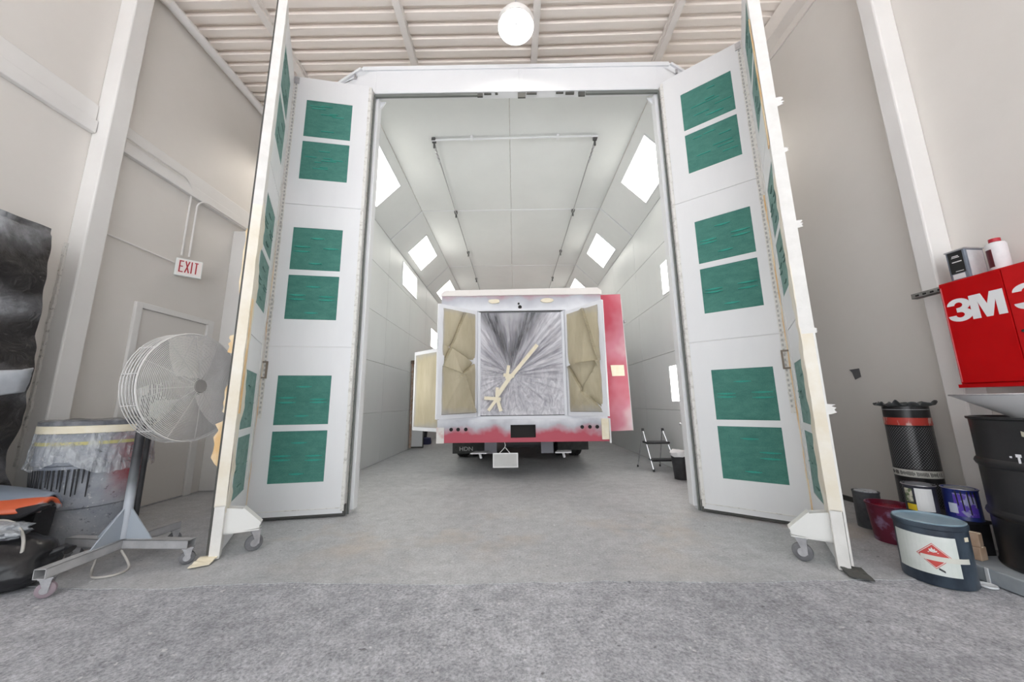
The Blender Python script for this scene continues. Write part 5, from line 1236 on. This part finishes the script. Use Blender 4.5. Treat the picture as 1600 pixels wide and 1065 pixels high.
# labelled pail in front
pa = thing('labelled_pail', 'dark blue pail with white flammable warning label on the floor', 'pail', (2.50, 2.30, 0))
pail_m = mat('pail_blue', (0.016, 0.024, 0.04), 0.4, c2=(0.07, 0.10, 0.135), scale=6, stretch=(1, 1, 0.6))
MB().lathe([(0, 0.008), (0.14, 0.008), (0.146, 0.0), (0.150, 0.006), (0.150, 0.30), (0.156, 0.305), (0.156, 0.325), (0.150, 0.33), (0.146, 0.325), (0.146, 0.28), (0, 0.275)], 48).build('pail_body', pail_m, pa, smooth=True)
q = MB().lathe([(0, 0.318), (0.144, 0.318), (0.152, 0.335), (0.146, 0.338), (0.138, 0.327), (0, 0.326)], 48); q.build('lid', mat('lid_blue', (0.18, 0.28, 0.36), 0.4, c2=(0.34, 0.43, 0.48), scale=5), pa, smooth=True)
LA = 218
on_cyl(0.1505, LA - 12, 0.165, 0.275, 0.205, 'label', mat('label_mint', (0.62, 0.67, 0.63), 0.5, c2=(0.72, 0.75, 0.73), scale=7), pa, 0.0015, n=14)
def cyl_poly(poly, name, m, t0, t1, a0, z0, R0=0.1505, parent=pa):
    def f(u, v, d):
        a = math.radians(a0) + u / R0; return ((R0 + d) * math.cos(a), (R0 + d) * math.sin(a), z0 + v)
    return MB().prism(poly, f, t0, t1).build(name, m, parent)
dred = mat('diamond_red', (0.55, 0.07, 0.06), 0.5); dwh = mat('diamond_white', (0.72, 0.72, 0.70), 0.5)
LZ = 0.162; DA = LA + 3
s = 0.068
for k, (sz, m_) in enumerate(((0.068, dred), (0.064, dwh), (0.060, dred))):
    q = MB(); n_ = 16; Rc = 0.1505; t0, t1 = 0.0014, 0.0020 + 0.0004 * k
    for i in range(n_):
        u0 = -sz + 2 * sz * i / n_; u1 = -sz + 2 * sz * (i + 1) / n_
        P = []
        for d in (t0, t1):
            for (u, v) in ((u0, -(sz - abs(u0))), (u1, -(sz - abs(u1))), (u1, sz - abs(u1)), (u0, sz - abs(u0))):
                a = math.radians(DA) + u / Rc; P.append(((Rc + d) * math.cos(a), (Rc + d) * math.sin(a), LZ + v))
        q.add(P, [(0, 1, 2, 3), (4, 7, 6, 5), (0, 4, 5, 1), (2, 6, 7, 3), (0, 3, 7, 4), (1, 5, 6, 2)])
    q.build('hazard_diamond', m_, pa)
cyl_poly([(-0.020, 0.016), (0.020, 0.016), (0.020, 0.020), (-0.020, 0.020)], 'flame_mark', dwh, 0.002, 0.0034, DA, LZ)
cyl_poly([(-0.014, 0.022), (0.0, 0.018), (0.014, 0.022), (0.016, 0.032), (0.010, 0.028), (0.007, 0.040), (0.002, 0.033), (-0.004, 0.046), (-0.008, 0.034), (-0.015, 0.036)], 'flame_mark', dwh, 0.002, 0.0034, DA, LZ)
on_cyl(0.1525, DA + 18, 0.150, 0.20, 0.026, 'tape_strip', mat('tape_pale', (0.66, 0.66, 0.60), 0.6), pa, 0.0018, n=12)
on_cyl(0.1505, DA + 62, 0.262, 0.028, 0.022, 'small_tag', tapec_m, pa, 0.002)
on_cyl(0.1525, DA + 8, 0.092, 0.022, 0.010, 'paint_fleck', black_m, pa, 0.002, skew=-0.6)
# red pail behind
rp = thing('red_pail', 'small dark red paint-stained pail behind the labelled pail', 'pail', (2.84, 2.86, 0))
MB().lathe([(0, 0.0), (0.11, 0.0), (0.132, 0.25), (0.138, 0.255), (0.138, 0.265), (0.130, 0.265), (0.108, 0.02), (0, 0.02)], 36).build('pail_body', mat('pail_red', (0.13, 0.010, 0.03), 0.4, c2=(0.26, 0.16, 0.26), scale=9, lo=0.50, hi=0.62), rp, smooth=True)
MB().lathe([(0.0, 0.225), (0.125, 0.225), (0.1285, 0.236), (0, 0.238)], 36).build('paint_fill', mat('paint_crimson', (0.30, 0.01, 0.03), 0.15), rp)
kc = thing('dark_can', 'small dark paint can with pale smeared lid next to the tall tube', 'can', (2.96, 3.16, 0))
MB().lathe([(0, 0), (0.085, 0), (0.085, 0.27), (0.088, 0.275), (0.088, 0.285), (0.08, 0.285), (0.078, 0.275), (0, 0.275)], 28).build('can_body', mat('can_dark', (0.06, 0.065, 0.075), 0.4, c2=(0.14, 0.15, 0.16), scale=8), kc, smooth=True)
MB().lathe([(0, 0.276), (0.074, 0.278), (0.07, 0.29), (0, 0.287)], 24).build('lid', mat('lid_smeared', (0.5, 0.53, 0.56), 0.4, c2=(0.10, 0.10, 0.11), scale=14, lo=0.5, hi=0.6), kc)
# crate carrying two paint cans
cr = thing('black_crate', 'black box carrying the two paint cans beside the drum', 'crate', (2.90, 2.55, 0))
MB().box(-0.155, 0.14, -0.115, 0.14, 0, 0.265).build('crate_body', black_m, cr, bevel=0.008)
MB().box(-0.165, 0.15, -0.122, 0.15, 0.248, 0.268).build('crate_lid', mat('crate_lid', (0.03, 0.03, 0.035), 0.5), cr, bevel=0.004)
def paint_can(label, loc, body_m):
    t = thing('paint_can', label, 'can', loc, group='paint cans on the black crate')
    MB().lathe([(0, 0.003), (0.077, 0.003), (0.081, 0), (0.081, 0.008), (0.079, 0.012), (0.079, 0.178), (0.083, 0.184), (0.083, 0.192), (0.072, 0.192), (0.070, 0.184), (0, 0.184)], 36).build('can_body', body_m, t, smooth=True)
    MB().tube([(0.083 * math.cos(2 * PI * k / 36), 0.083 * math.sin(2 * PI * k / 36), 0.190) for k in range(36)], 0.003, 6, closed=True).build('rim', steel_m, t, smooth=True)
    MB().lathe([(0, 0.185), (0.06, 0.185), (0.066, 0.191), (0.058, 0.188), (0, 0.187)], 30).build('lid', mat('lid_steel', (0.30, 0.33, 0.36), 0.35, 0.5), t, smooth=True)
    return t
c1 = paint_can('black and yellow paint can with blank white label panel', (2.815, 2.605, 0.269), mat('can_black', (0.03, 0.03, 0.04), 0.35, c2=(0.05, 0.05, 0.07), scale=5))
on_cyl(0.0795, 236, 0.10, 0.085, 0.145, 'white_panel', mat('panel_white', (0.70, 0.70, 0.70), 0.5), c1, 0.002)
on_cyl(0.0795, 186, 0.045, 0.05, 0.04, 'yellow_panel', mat('panel_yellow', (0.72, 0.52, 0.02), 0.4), c1, 0.002)
on_cyl(0.0795, 180, 0.12, 0.045, 0.09, 'picture_panel', mat('panel_picture', (0.55, 0.52, 0.42), 0.5, c2=(0.12, 0.16, 0.08), scale=40, lo=0.45, hi=0.55), c1, 0.002)
c2_ = paint_can('blue paint can with purple label and black drips', (2.955, 2.49, 0.269), mat('can_blue', (0.012, 0.02, 0.22), 0.35, c2=(0.03, 0.05, 0.14), scale=6))
on_cyl(0.0795, 232, 0.095, 0.10, 0.14, 'purple_panel', mat('panel_purple', (0.10, 0.05, 0.42), 0.4, c2=(0.32, 0.32, 0.55), scale=16, lo=0.5, hi=0.56), c2_, 0.002)
on_cyl(0.0795, 190, 0.07, 0.04, 0.06, 'pale_panel', mat('panel_pale', (0.55, 0.60, 0.72), 0.4), c2_, 0.0022)
q = MB()
for a_, l_ in ((206, 0.09), (221, 0.12), (240, 0.14), (252, 0.07), (265, 0.10)):
    a = math.radians(a_); q.tube([(0.082 * math.cos(a), 0.082 * math.sin(a), 0.18), (0.082 * math.cos(a + 0.05), 0.082 * math.sin(a + 0.05), 0.18 - l_)], [0.004, 0.003], 6)
q.build('paint_runs', black_m, c2_, smooth=True)['kind'] = 'stuff'
for k, (z0, w) in enumerate(((0.0865, 0.034), (0.162, 0.032))):
    bx = thing('cardboard_box', ('upper' if k else 'lower') + ' of two small brown cardboard boxes stacked beside the drum', 'box', (2.80, 2.345, z0), 0.3 + 0.15 * k, group='small boxes by the drum')
    MB().box(-w, w, -w, w, 0, 0.074).build('carton', mat('carton_brown', (0.40, 0.26, 0.17), 0.8, c2=(0.50, 0.38, 0.29), scale=12), bx, bevel=0.004)
    MB().box(-w * 0.2, w * 0.2, -w - 0.001, w + 0.001, 0.072, 0.0755).build('carton_tape', tapec_m, bx)
lidp = thing('loose_lid', 'small white loose lid on the floor behind the labelled pail', 'lid', (2.655, 2.20, 0))
MB().lathe([(0, 0.0), (0.035, 0.0), (0.038, 0.004), (0.036, 0.012), (0.030, 0.008), (0, 0.007)], 24).build('lid_disc', mat('lid_white', (0.7, 0.72, 0.74), 0.4), lidp, smooth=True)
